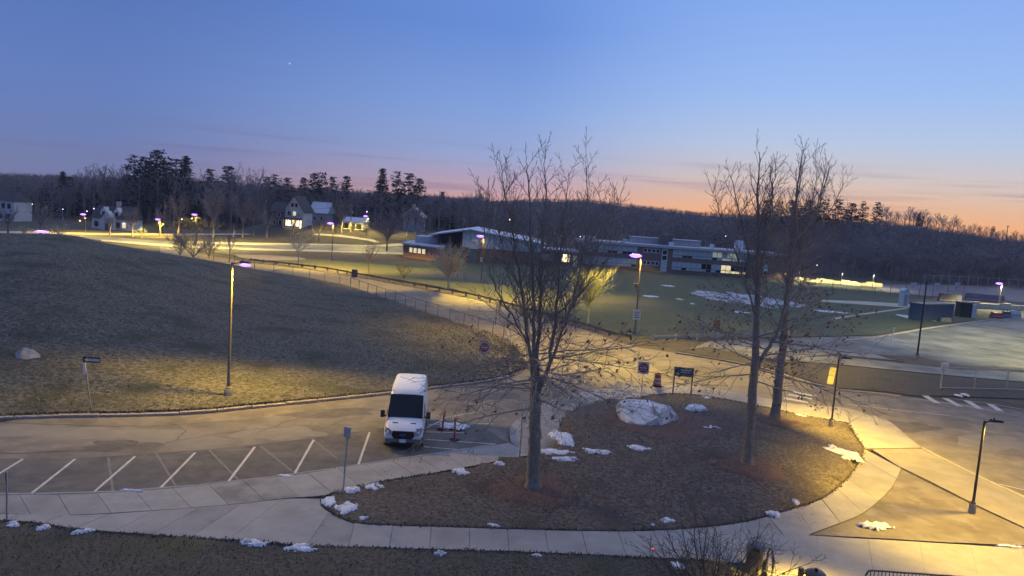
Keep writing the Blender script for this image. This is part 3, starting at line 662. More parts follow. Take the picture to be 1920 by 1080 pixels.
plain_sign('notice_sign', 1765, 728, 679, .75, 1.0, sign_white, 'white notice sign with red marks beside the white pipe fence', R(10), 0, 0, galv, sign_red)
plain_sign('warning_sign', 1316, 640, 597, .75, .95, sign_back, 'reddish backed square sign behind the pale log rail', R(20), 0, 0, dark_metal)
plain_sign('warning_sign', 1340, 643, 600, .80, 1.1, mat('brown_board', (.24, .13, .10), (.30, .17, .13), 2, .8), 'brown square sign standing next to the reddish one', R(8), 0, 0, dark_metal)
plain_sign('bin_sign', 664, 527, 505, .9, 1.3, dark_metal, 'dark sign board on the verge of the entrance road', R(10), 0, 0, dark_metal)
plain_sign('road_sign', 929, 610, 558, .5, 1.2, dark_metal, 'dark narrow sign on a tall post by the entrance road', R(70), 0, 0, dark_metal)
# notice on the tall pole
p = G(1190, 627); t = thing('notice_board', (p.x+.02, p.y-.14, 1.7), 'white notice fixed to the tall lamp post by the log rail', 'sign', R(-4)); b = MB().box(-.42, .42, -.03, 0, 0, 1.15).build('sign_board', sign_white, t)
for dz in (.85, .65, .45, .25): MB().box(-.28, .28, -.038, -.033, dz-.03, dz+.04).build('marking', dark_metal, b)
t = thing('equipment_box', (p.x-.12, p.y-.1, 5.35), 'small tan box clamped to the lamp post by the log rail', 'box'); MB().box(-.45, .05, -.2, .2, 0, .42).build('case', pole_tan, t); MB().tube([(-.2, 0, 0), (-.05, 0, -.35), (.1, .05, -.6)], .05, 6).build('bracket', pole_tan, t)
p = G(902, 531); t = thing('equipment_box', (p.x-.1, p.y-.12, 3.8), 'pale box clamped half way up the lamp post before the gym', 'box'); MB().box(-.3, .1, -.15, .15, 0, .75).build('case', sign_white, t); MB().box(-.18, .02, -.19, -.155, .3, .5).build('cover', galv, t)
# green board on two posts
p = G(1278, 741, .2); h = pole_h(1278, 741, 690, .2)
t = thing('direction_sign', p, 'dark green board on two posts at the back of the tree lawn', 'sign', R(-5))
wd = (G(1293, 741, .2)-G(1263, 741, .2)).length
for s in (-1, 1): MB().box(s*wd/2-.04, s*wd/2+.04, -.04, .04, 0, h).build('post', dark_metal, t)
b = MB().box(-wd/2-.05, wd/2+.05, -.055, -.042, h-.62, h).build('sign_board', sign_green, t)
MB().box(-wd/2-.07, wd/2+.07, -.065, -.03, h, h+.04).build('top_rail', dark_metal, b)
MB().box(-wd*.18, wd*.42, -.062, -.057, h-.20, h-.12).build('marking', sign_white, b); MB().box(-wd*.18, wd*.36, -.062, -.057, h-.34, h-.28).build('marking', sign_white, b)
disc('emblem', .10, h-.46, sign_white, b, -.057).location = (-wd*.32, 0, 0)
# traffic barrel
p = G(1232, 724, .15); t = thing('traffic_barrel', p, 'orange and white traffic barrel behind the big boulder', 'barrel')
MB().lathe([(.40, 0), (.40, .08), (.30, .10)], 18).build('base', rubber, t, 35)
prof = [(.29, .10), (.29, .38), (.265, .40), (.265, .66), (.24, .68), (.24, .92), (.20, .96)]
MB().lathe(prof, 18).build('body', orange_m, t, 35)
for z0, r in ((.27, .293), (.53, .268)): MB().lathe([(r, z0), (r, z0+.11)], 18).build('white_band', sign_white, t, 35)
MB().box(-.10, .10, -.025, .025, .96, 1.06).build('handle', orange_m, t)
# two flexible delineators
for (u, v, vt, lean, lab) in ((829, 806, 771, 5, 'leaning red orange delineator post beside the van'), (852, 825, 784, -1, 'upright red orange delineator post in the hatched bay')):
    p = G(u, v, .006); hh = pole_h(u, v, vt); t = thing('delineator_post', p, lab, 'post', R(20), 'delineators in the hatched bay'); t.rotation_euler = (0, R(lean), R(10))
    MB().lathe([(.30, 0), (.28, .04), (.10, .07)], 8).build('base', rubber, t)
    MB().lathe([(.055, .06), (.055, hh-.05), (.035, hh)], 10).build('tube', mat('delineator_red', (.50, .07, .05), rough=.6), t, 35)
    for z0 in (hh*.62, hh*.8): MB().lathe([(.0575, z0), (.0575, z0+.09)], 10).build('band', mat('band_dull', (.45, .22, .18), rough=.5), t, 35)
# leaning white pipe
p = G(1670, 641); t = thing('leaning_post', p, 'white post leaning beside the lower lot kerb', 'post'); MB().tube([(0, 0, 0), (.30, .1, 1.9)], .085, 8).build('pipe', sign_white, t, 35); MB().tube([(.31, .1, 1.9), (.33, .1, 2.05)], .06, 8).build('cap', dark_metal, t)

# ------------------------------------------------------------------ boulders and snow
def rock(name, p, sx, sy, sz, seed, label, m=boulder_m, rz=0, flat=.0, cuts=()):
    r = random.Random(seed); bm = bmesh.new(); bmesh.ops.create_icosphere(bm, subdivisions=4, radius=1)
    W_ = [(Vector((r.gauss(0, 1), r.gauss(0, 1), r.gauss(0, 1))).normalized(), r.uniform(.72, .92)) for _ in range(11)]
    for n, d in cuts: W_.append((Vector(n).normalized(), d))
    for v in bm.verts:
        c = v.co
        for n, d in W_:
            k = c.dot(n)
            if k > d: c = c-n*(k-d)*.99
        c = c*(1+.012*math.sin(c.x*7+seed)*math.sin(c.y*8)+.010*math.sin(c.z*13+c.x*9))
        v.co = Vector((c.x*sx, c.y*sy, max(c.z, -.25)*sz))
    me = bpy.data.meshes.new(name); bm.to_mesh(me); bm.free(); me.materials.append(m); me.shade_smooth(); me.set_sharp_from_angle(angle=R(14))
    o = link(name, me); o.location = p; o.rotation_euler = (0, 0, rz); tag(o, label, 'boulder'); return o
p = isl(1218, 792)
rock('boulder', p+Vector((0, .6, .18)), 2.25, 1.75, 1.25, 5, 'big pale grey boulder with a sheared face in red mulch', rz=R(8), cuts=[((.75, -.62, .18), .60), ((-.45, -.55, .72), .66), ((.1, .1, 1), .62), ((.25, -.95, .0), .80), ((-1, -.2, .25), .80)])
rock('boulder', isl(1306, 769)+Vector((0, .2, .0)), .85, .75, .34, 9, 'low flat pale boulder beside the big one', cuts=[((0, -.3, 1), .7)])
rock('boulder', on_mound(48, 671)+Vector((0, 0, .1)), .85, .6, .55, 14, 'small grey boulder lying on the grassy mound', m=mat('boulder_grey', (.20, .195, .19), (.34, .33, .32), 3, .9, .04, 8), cuts=[((.7, -.4, .6), .55), ((-.7, -.5, .5), .6)])

def snow(u, v, w, h, label, seed, zf=None, th=.10, frag=.2, m=snow_m):
    """Old crusted snow, w by h pixels on the ground: a ragged height field with holes and crumbs."""
    r = random.Random(seed); c = zf(u, v) if zf else G(u, v, .15)
    sx = abs((G(u+w/2, v)-G(u-w/2, v)).x)/2*1.15; sy = max(abs((G(u, v-h/2)-G(u, v+h/2)).y)/2*1.15, .12)
    ph = [(r.uniform(0, 6.28), r.uniform(0, 6.28)) for _ in range(5)]; fr = (1.7, 3.1, 5.3, 8.9, 14.0); am = (.32, .30, .24, .18, .12)
    nx = int(min(max(sx/.05, 18), 60)); ny = int(min(max(sy/.06, 10), 34)); mb = MB(); idx = {}
    def hh(x, y):
        n = sum(a*math.sin(f*x+p+1.3*math.sin(f*.7*y+q))*math.cos(f*y*.9+q) for (p, q), f, a in zip(ph, fr, am))
        return 1-(x*x+y*y)+n*(.85+frag)-.30-frag*.35
    H = [[hh(-1.25+2.5*i/nx, -1.25+2.5*j/ny)+r.gauss(0, .05) for i in range(nx+1)] for j in range(ny+1)]
    def vid(i, j):
        if (i, j) not in idx:
            x, y, z = (-1.25+2.5*i/nx)*sx, (-1.25+2.5*j/ny)*sy, H[j][i]
            idx[i, j] = len(mb.v); mb.v.append((x+r.gauss(0, .010), y+r.gauss(0, .012), (th*min(z, 1)**.6*(1+r.gauss(0, .14))+.012) if z > 0 else -.05))
        return idx[i, j]
    for j in range(ny):
        for i in range(nx):
            if sum(H[b][a] > 0 for a, b in ((i, j), (i+1, j), (i, j+1), (i+1, j+1))) >= 2: mb.f.append((vid(i, j), vid(i+1, j), vid(i+1, j+1), vid(i, j+1)))
    o = mb.build('snow_patch', m, smooth=50); o.location = c; tag(o, label, None, None, 'stuff'); return o
SN = [(28, 983, 34, 12, 'old snow clump at the grass edge beside the thin post'), (81, 989, 26, 11, 'small round snow clump on the grass edge'), (160, 997, 42, 13, 'lumpy snow clump at the grass edge'), (482, 1018, 60, 12, 'thin snow clump below the footpath fork'), (562, 1027, 62, 14, 'ragged snow clump touching the lower footpath'), (618, 940, 28, 18, 'snow heap on the lawn tip corner'), (652, 951, 44, 26, 'larger snow heap on the lawn tip'), (684, 972, 22, 9, 'snow scrap behind the lawn tip heap'), (660, 918, 36, 11, 'snow clump at the foot of the grey parking sign'), (700, 912, 36, 14, 'snow clump between the parking sign and the footpath'), (866, 884, 32, 11, 'snow clump on the lawn edge below the van'), (937, 869, 22, 8, 'small snow clump on the lawn edge by the slim post'), (925, 985, 28, 6, 'thin snow scrap at the lower footpath'), (824, 1037, 22, 7, 'small snow scrap on the near dark grass'), (1007, 1041, 20, 5, 'tiny snow scrap on the near dark grass'), (1052, 820, 46, 28, 'large dirty snow heap behind the first tree'), (1040, 847, 62, 9, 'long snow ridge along the lawn behind the first tree'), (1060, 860, 50, 7, 'broken snow ridge on the lawn'), (1200, 840, 40, 9, 'thin icy snow strip in the middle of the lawn'), (1120, 846, 60, 8, 'melting snow strip across the lawn'), (1330, 802, 40, 10, 'scattered snow bits near the boulders'), (1257, 977, 34, 12, 'grainy snow clump near the shrub'), (1580, 850, 62, 24, 'lamplit crusted snow patch at the end of the lawn'), (1450, 963, 26, 10, 'small snow clump on the curved footpath edge'), (1492, 940, 14, 8, 'tiny snow clump on the lamplit lawn edge'), (1500, 778, 18, 4, 'flat snow scrap beside the crossing footpath'), (1323, 745, 18, 4, 'snow scrap on the footpath behind the boulders'), (1650, 985, 60, 14, 'thin ice crust on the gravel triangle'), (1895, 1024, 50, 6, 'snow crumbs along the forecourt edge'), (250, 920, 56, 4, 'thin snow ridge on the stall kerb'), (535, 892, 34, 5, 'snow scrap at the head of a stall'), (850, 798, 60, 10, 'dirty snow bank beside the hatched bay'), (1795, 741, 12, 4, 'snow scrap on the leaf strewn verge'), (1808, 739, 10, 5, 'second snow scrap on the leaf strewn verge'), (1224, 984, 8, 4, 'snow crumb beside the lower footpath'), (1270, 1060, 30, 10, 'snow clump under the bare shrub')]
for i, (u, v, w, h, lab) in enumerate(SN):
    inside = 640 < u < 1600 and 790 < v < 985 and u not in (850,)
    thin = h <= 6
    snow(u, v, w, h, lab, 100+i, isl if inside else (lambda u, v: G(u, v, .16)) if v > 900 else None, .03 if thin else .11 if h > 20 else .065, .5 if ('scattered' in lab or 'grainy' in lab or 'crumbs' in lab or 'crust' in lab) else .2)
for i, (u, v, w, h, lab) in enumerate([(1370, 560, 110, 26, 'large sheet of old snow on the playing field'), (1440, 566, 110, 20, 'second sheet of old snow behind the trees'), (1222, 556, 30, 3.5, 'snow streak on the playing field'), (1250, 536, 26, 3, 'faint snow streak near the school'), (1275, 561, 14, 3, 'small snow spot on the playing field'), (1300, 570, 10, 3, 'tiny snow spot on the playing field'), (1385, 585, 30, 4, 'thin snow streak by the trees on the field'), (1560, 585, 60, 4, 'snow streak on the far side of the field'), (1712, 596, 34, 9, 'snow patch beside the blue container')]):
    snow(u, v, w, h, lab, 300+i, lambda u, v: G(u, v, .0), .05, .5 if w > 60 else .3, snow_thin if w > 60 else snow_m)
# crumbled snow over the path behind the first tree
def rubble():
    r = random.Random(4); mb = MB()
    for _ in range(420):
        t = r.random(); u = 1030+t*160+r.gauss(0, 14); v = 775-48*t+r.gauss(0, 11)
        if r.random() < .35: u, v = r.uniform(1025, 1120), r.uniform(700, 740)
        p = G(u, v, .16); s = r.uniform(.03, .15)
        q = [Vector((math.cos(a)*s*r.uniform(.6, 1.2), math.sin(a)*s*r.uniform(.6, 1.2), 0)) for a in (0, 1.2, 2.5, 3.8, 5)]
        mb.add([p+x+Vector((0, 0, -.03)) for x in q]+[p+x*.55+Vector((0, 0, s*r.uniform(.3, .6))) for x in q], [(0, 1, 6, 5), (1, 2, 7, 6), (2, 3, 8, 7), (3, 4, 9, 8), (4, 0, 5, 9), (5, 6, 7, 8, 9)])
    o = mb.build('snow_crumbs', mat('snow_dirty', (.34, .31, .29), (.52, .50, .49), 5, .9), smooth=30); tag(o, 'crumbled dirty snow lying over the path behind the first tree', kind='stuff')
rubble()
# mulch rings
for (u, v, w, lab) in ((1003, 920, 1.9, 'red brown mulch ring under the first tree'), (1406, 876, 1.8, 'red brown mulch ring under the forked tree'), (1458, 790, 1.7, 'red brown mulch ring under the tree by the crossing'), (1238, 792, 3.7, 'red brown mulch bed round the boulders')):
    c = isl(u, v); r_ = random.Random(int(u)); mb = MB(); chips = []; n = 72
    nz = [1+.12*math.sin(3*2*PI*k/n+u)+.07*math.sin(7*2*PI*k/n)+r_.uniform(-.07, .07) for k in range(n)]
    for f in (0, .35, .7, .9, 1.0):
        for k in range(n):
            a = 2*PI*k/n; q = w*f*nz[k]; x, y = c.x+q*math.cos(a), c.y+q*math.sin(a)*.85
            mb.v.append((x, y, island_z(x, y)+.04*(1-f)+(.045 if f < 1 else .0)))
    for _ in range(int(260*w)):       # loose chips, thinning out past the edge
        a = r_.uniform(0, 6.28); q = w*r_.uniform(.1, 1.0)**.5*r_.choice((1.0, 1.1, 1.25)); x, y = c.x+q*math.cos(a), c.y+q*math.sin(a)*.85; s = r_.uniform(.03, .08); b = r_.uniform(0, 6.28); cx, sn = math.cos(b)*s, math.sin(b)*s; z = island_z(x, y)+(.09 if q < w*.85 else .055)
        k0 = len(mb.v); mb.v.extend([(x-cx, y-sn, z), (x+sn*.35, y-cx*.35, z+.015), (x+cx, y+sn, z+.01), (x-sn*.35, y+cx*.35, z+.02)]); chips.append((k0, k0+1, k0+2, k0+3))
    for i in range(4):
        for k in range(n): mb.f.append((i*n+k, (i+1)*n+k, (i+1)*n+(k+1) % n, i*n+(k+1) % n))
    mb.f.extend(chips); o = mb.build('mulch', mulch, smooth=30); tag(o, lab, kind='stuff')

# ------------------------------------------------------------------ the van
def build_van():
    p = G(754, 844, .006)
    t = thing('parked_van', p, 'white high roof delivery van parked nose out in the stall', 'van', R(4.5))
    ST = [  # y, zbot, zbelt, ztop, w_bot, w_belt, w_top
        (0.00, .42, .62, .80, .74, .80, .76), (0.05, .36, .66, .98, .86, .92, .84), (0.22, .32, .80, 1.10, .95, .985, .88), (0.60, .30, .95, 1.24, .99, 1.02, .90), (1.02, .30, 1.10, 1.42, 1.0, 1.03, .90),
        (1.85, .30, 1.25, 2.42, 1.0, 1.03, .86), (2.10, .30, 1.25, 2.60, 1.0, 1.03, .86), (2.5, .30, 1.25, 2.70, 1.0, 1.03, .87), (3.4, .30, 1.25, 2.75, 1.0, 1.03, .88), (5.4, .30, 1.25, 2.75, 1.0, 1.03, .88), (5.75, .34, 1.25, 2.70, 1.0, 1.02, .87), (5.88, .40, 1.25, 2.58, .97, 1.0, .84)]
    def ring(s):
        y, zb, zm, zt, wb, wm, wt = s; r = min(.14, (zt-zm)*.4)
        h = [(0, zb), (wb*.9, zb), (wb, zb+.08), (wm, zm), (wt+(wm-wt)*.12, zt-r), (wt-.03, zt-r*.35), (wt-.12, zt-.01), (wt*.5, zt+.015), (0, zt+.02)]
        return [(x, y, z) for x, z in h]+[(-x, y, z) for x, z in h[-2:0:-1]]
    mb = MB(); n = len(ring(ST[0]))
    for s in ST: mb.v.extend(ring(s))
    for i in range(len(ST)-1):
        for k in range(n): mb.f.append((i*n+k, i*n+(k+1) % n, (i+1)*n+(k+1) % n, (i+1)*n+k))
    mb.f.append(tuple(range(n-1, -1, -1))); mb.f.append(tuple((len(ST)-1)*n+k for k in range(n)))
    body = mb.build('body', van_paint, t, 38)
    # windscreen, on the sloping face between the hood and the roof
    a, b = ST[4], ST[5]
    def ws(f, x): y = a[0]+(b[0]-a[0])*f; z = a[3]+(b[3]-a[3])*f+.018; w = a[6]+(b[6]-a[6])*f; return (x*(w+.035), y-.03, z+.018)
    g = MB(); xs = [-1, -.93, -.5, 0, .5, .93, 1]; fs = [0.0, .5, 1.0, 1.03]
    for f in fs:
        for x in xs: q = ws(f, x*.985); g.v.append((q[0], q[1]+(.045*abs(x)**6), q[2]-.045*abs(x)**6))
    for i in range(len(fs)-1):
        for k in range(len(xs)-1): m0 = i*len(xs)+k; g.f.append((m0, m0+1, m0+1+len(xs), m0+len(xs)))
    w_ = g.build('windscreen', glass_dark, t, True)
    MB().tube([ws(.02, -.5), ws(.16, .1)], .012, 5).tube([ws(.02, .25), ws(.14, .8)], .012, 5).build('wiper', rubber, w_)
    # front
    fr = MB(); fr.yprism([(-.44, .60), (.44, .60), (.58, .76), (.54, 1.0), (-.54, 1.0), (-.58, .76)], -.045, .12).build('grille', rubber, t)
    gb = MB(); [gb.box(-.50, .50, -.056, -.046, z, z+.014) for z in (.70, .78, .86, .94)]; gb.build('grille_bars', black_metal, t)
    MB().yprism([(.17*math.cos(2*PI*k/20), .82+.07*math.sin(2*PI*k/20)) for k in range(20)], -.072, -.057).build('badge', mat('badge_blue', (.03, .07, .22), rough=.3), t)
    bp = MB(); bp.add([(-.93, .06, .30), (.93, .06, .30), (.99, .30, .30), (-.99, .30, .30), (-.93, -.03, .36), (.93, -.03, .36), (1.005, .42, .36), (-1.005, .42, .36), (-.90, -.05, .60), (.90, -.05, .60), (1.01, .30, .66), (-1.01, .30, .66)],
                      [(0, 1, 5, 4), (4, 5, 9, 8), (1, 2, 6, 5), (5, 6, 10, 9), (3, 0, 4, 7), (7, 4, 8, 11), (8, 9, 10, 11), (0, 3, 2, 1)]); bp.build('bumper', van_grey, t)
    MB().box(-.17, .17, -.085, -.057, .42, .60).build('licence_plate', plate_m, t)
    MB().box(-.60, .60, -.062, -.045, .355, .43).build('lower_grille', rubber, t)
    for s in (-1, 1):
        hl = MB(); pts = [(s*.56, -.005, .80), (s*.82, .03, .78), (s*.965, .20, .90), (s*.95, .34, 1.14), (s*.80, .15, 1.12), (s*.60, .02, 1.00)]
        c = [(x*1.0, y-.045, z+.02) for x, y, z in pts]; hl.add(pts+c, [tuple(range(6, 12)) if s > 0 else tuple(range(11, 5, -1))]+[(i, (i+1) % 6, 6+(i+1) % 6, 6+i) for i in range(6)])
        h = hl.build('headlight', head_glass, t)
        MB().lathe([(.02, .90), (.06, .93), (.06, .97), (.02, 1.0)], 10, (s*.78, .03)).build('bulb', sign_white, h, True)
        MB().box(s*.47-.14, s*.47+.14, .58, .66, 1.255, 1.275).build('hood_vent', rubber, t)
        mr = MB(); mr.box(min(s*1.10, s*1.32), max(s*1.10, s*1.32), 1.22, 1.34, 1.35, 1.72); mo = mr.build('mirror', black_metal, t)
        MB().box(min(s*1.0, s*1.14), max(s*1.0, s*1.14), 1.25, 1.32, 1.38, 1.46).build('arm', black_metal, mo)
        def side(y0, y1, z0, z1, name, m, inset=0.0):
            def xx(z): return s*(1.03+(.88-1.03)*(z-1.25)/(2.6-1.25)*.9+.012)
            MB().add([(xx(z0), y0, z0), (xx(z0), y1, z0), (xx(z1), y1-inset*.0, z1), (xx(z1), y0+inset, z1)], [(0, 1, 2, 3) if s > 0 else (3, 2, 1, 0)]).build(name, m, t)
        side(1.30, 2.25, 1.36, 2.0, 'side_window', glass_dark, .42)
        for k, y in enumerate((0.98, 4.72)):
            w = MB().tube([(s*.78, y, .36), (s*1.035, y, .36)], .36, 22).build('wheel', rubber, t, 40)
            MB().tube([(s*1.036, y, .36), (s*1.046, y, .36)], [.21, .18], 16).build('rim', galv, w, 40)
        for y0 in (2.32, 3.55): MB().box(s*1.034-.006, s*1.034+.006, y0, y0+.02, .45, 1.28).build('door_seam', van_grey, t)
        MB().box(s*1.033-.012, s*1.033+.012, 1.45, 5.5, .62, .72).build('side_moulding', van_grey, t)
        MB().box(s*.70-.1, s*.70+.1, 5.87, 5.9, 1.1, 1.5).build('tail_light', sign_red, t)
    for x in (-.8, .8): MB().box(x-.03, x+.03, 2.15, 2.2, 2.60, 2.66).build('marker_light', sign_white, t)
build_van()

# ------------------------------------------------------------------ fences and rails
def chain_fence(name, px, h, label, spacing, m, post_m, mesh_cell, base=None, rail=True, post_r=.035, bottom=False, wire=.012, lean=0):
    pts = resample([base(u, v) if base else G(u, v) for u, v in smoothline(px, 6)], spacing)
    root = thing(name, pts[0], label, 'fence'); o0 = pts[0]
    pm = MB().lathe([(post_r, -.1), (post_r, h+.03), (post_r*.4, h+.08)], 8).mesh('post', post_m, 35)
    for p in pts: o = link('post', pm, root); o.location = p-o0
    if rail: MB().tube([p-o0+Vector((0, 0, h)) for p in pts], post_r*.75, 6).build('top_rail', post_m, root, 35)
    if bottom: MB().tube([p-o0+Vector((0, 0, .12)) for p in pts], post_r*.7, 6).build('bottom_rail', post_m, root, 35)
    mb = MB()      # woven wire: two sets of slanted wires as thin ribbons
    for a, b in zip(pts, pts[1:]):
        L = (b-a).length; d = (b-a)/L; n = int((L+h)/mesh_cell)
        for i in range(n+1):
            for sgn in (1, -1):
                s0 = i*mesh_cell-h if sgn > 0 else i*mesh_cell
                x0, z0, x1, z1 = s0, 0.0, s0+sgn*h, h
                # clip to the panel
                if x0 > x1: x0, z0, x1, z1 = x1, z1, x0, z0
                if x1 <= 0 or x0 >= L: continue
                if x0 < 0: z0 += (z1-z0)*(-x0)/(x1-x0); x0 = 0
                if x1 > L: z1 = z0+(z1-z0)*(L-x0)/(x1-x0); x1 = L
                p0 = a-o0+d*x0+Vector((0, 0, z0+.05)); p1 = a-o0+d*x1+Vector((0, 0, z1+.05)); k = Vector((0, 0, wire/2)); kk = d*wire/2
                mb.add([p0-kk, p0+kk, p1+kk, p1-kk], [(0, 1, 2, 3)])
    mb.build('wire_mesh', m, root)
    return root
wire_m = mat('wire', (.16, .15, .14), rough=.6)
chain_fence('chain_link_fence', [(400, 489), (480, 504), (566, 518.5), (647, 533), (720, 560), (795, 585.5), (840, 602), (927, 629), (960, 646)], 1.35, 'dark chain link fence along the crest of the mound by the entrance road', 3.0, wire_m, dark_metal, .30, base=lambda u, v: (lambda p: Vector((p.x, p.y, mound_z(p.x, p.y)-.02)))(D(u, v, float(np.interp(u, [r[2] for r in MROWS], [r[4] for r in MROWS]))+.6)))
chain_fence('pipe_fence', [(1763, 729), (1840, 731), (1920, 733), (2100, 742)], 1.9, 'pale pipe framed wire fence beyond the crossing', 3.4, galv, galv, .35, bottom=True, post_r=.045, wire=.01)
tall = MB()
chain_fence('court_fence', [(1560, 545), (1640, 551), (1700, 556), (1760, 560), (1830, 566)], 3.6, 'tall wire fence along the ball court', 3.2, wire_m, dark_metal, .5, post_r=.05, wire=.02)
chain_fence('court_fence', [(1730, 546), (1800, 548), (1880, 552), (1960, 556)], 4.2, 'tall wire fence at the back of the ball court', 3.4, wire_m, galv, .5, post_r=.05, wire=.02)
def log_rail(px, label, m, ph=.62):
    pts = resample([G(u, v) for u, v in smoothline(px, 6)], 3.0); o0 = pts[0]
    root = thing('guard_rail', o0, label, 'guard rail')
    pm = MB().box(-.10, .10, -.10, .10, -.1, ph).mesh('post', m)
    for i, p in enumerate(pts):
        o = link('post', pm, root); o.location = p-o0; d = pts[min(i+1, len(pts)-1)]-pts[max(i-1, 0)]; o.rotation_euler = (rng.uniform(-.04, .04), rng.uniform(-.04, .04), math.atan2(d.y, d.x))
    for a, b in zip(pts, pts[1:]):
        d = b-a; o = MB().box(.02, d.length-.02, -.16, -.105, ph-.34, ph-.08).build('rail_board', m, root); o.location = a-o0; o.rotation_euler = (0, 0, math.atan2(d.y, d.x))
log_rail([(470, 490), (516, 495), (585, 503), (622, 508), (686, 520), (782, 537), (852, 550), (905, 561), (985, 583), (1060, 604), (1107, 616), (1162, 634), (1210, 637)], 'low wooden guard rail along the far side of the entrance road', wood_grey)
log_rail([(1225, 637.5), (1280, 637), (1356, 635), (1430, 632), (1500, 630)], 'pale lamplit wooden guard rail at the corner of the field', mat('wood_lamplit', (.42, .42, .34), (.52, .52, .42), 3, .85))  # same rail wood, with pale greenish lamplight put into its colour
# railing at the very bottom
a, b = D(1632, 1069.5, 22.0), D(1850, 1086, 22.0); t = thing('railing', (a.x, a.y, .13), 'grey metal railing with close pickets at the forecourt edge', 'railing', math.atan2(b.y-a.y, b.x-a.x)); L = 4.5; h = a.z-.13
MB().tube([(-.12, 0, 0), (-.12, 0, h-.15), (-.06, 0, h-.03), (.05, 0, h), (L, 0, h)], .03, 8).build('top_rail', dark_metal, t, 35)
MB().tube([(-.12, 0, .2), (L, 0, .2)], .02, 6).build('bottom_rail', dark_metal, t, 35)
pk = MB().box(-.01, .01, -.01, .01, .2, h).mesh('picket', dark_metal)
for i in range(38): o = link('picket', pk, t); o.location = (.02+i*.12, 0, 0)
# hooded bin and curved rail by the shrub
p = G(1412, 1075, .14); t = thing('litter_bin', p, 'grey hooded litter bin beside the bare shrub', 'bin', R(-20))
MB().lathe([(.26, 0), (.29, .08), (.30, .85), (.32, .88)], 18).build('body', dark_metal, t, 35)
MB().lathe([(.32, .88), (.34, 1.0), (.30, 1.14), (.18, 1.24), (.03, 1.27)], 18).build('hood', mat('hood_grey', (.16, .16, .17), (.20, .20, .21), 4, .6), t, True)
MB().box(-.14, .14, -.345, -.30, .93, 1.08).build('opening', rubber, t)
p = G(1441, 1085, .14); t = thing('hoop_rail', p, 'curved grey tube rail next to the hooded bin', 'rail', R(80)); MB().tube([(-.5, 0, 0), (-.5, 0, .7), (-.38, 0, .98), (-.1, 0, 1.1), (.3, 0, 1.0), (.55, 0, .75), (.6, 0, 0)], .04, 8).build('tube', dark_metal, t, True); MB().lathe([(.1, 0), (.1, .02)], 10, (-.5, 0)).build('foot_plate', dark_metal, t); MB().lathe([(.1, 0), (.1, .02)], 10, (.6, 0)).build('foot_plate', dark_metal, t)
p = D(1224, 1029, 25.2); t = thing('marker_light', (p.x, p.y, .15), 'tiny red light on a thin stake beside the shrub', 'light'); MB().tube([(0, 0, 0), (0, 0, p.z-.15)], .012, 5).build('stake', dark_metal, t); MB().lathe([(.01, p.z-.18), (.035, p.z-.15), (.01, p.z-.12)], 8).build('bulb', red_glow, t, True)

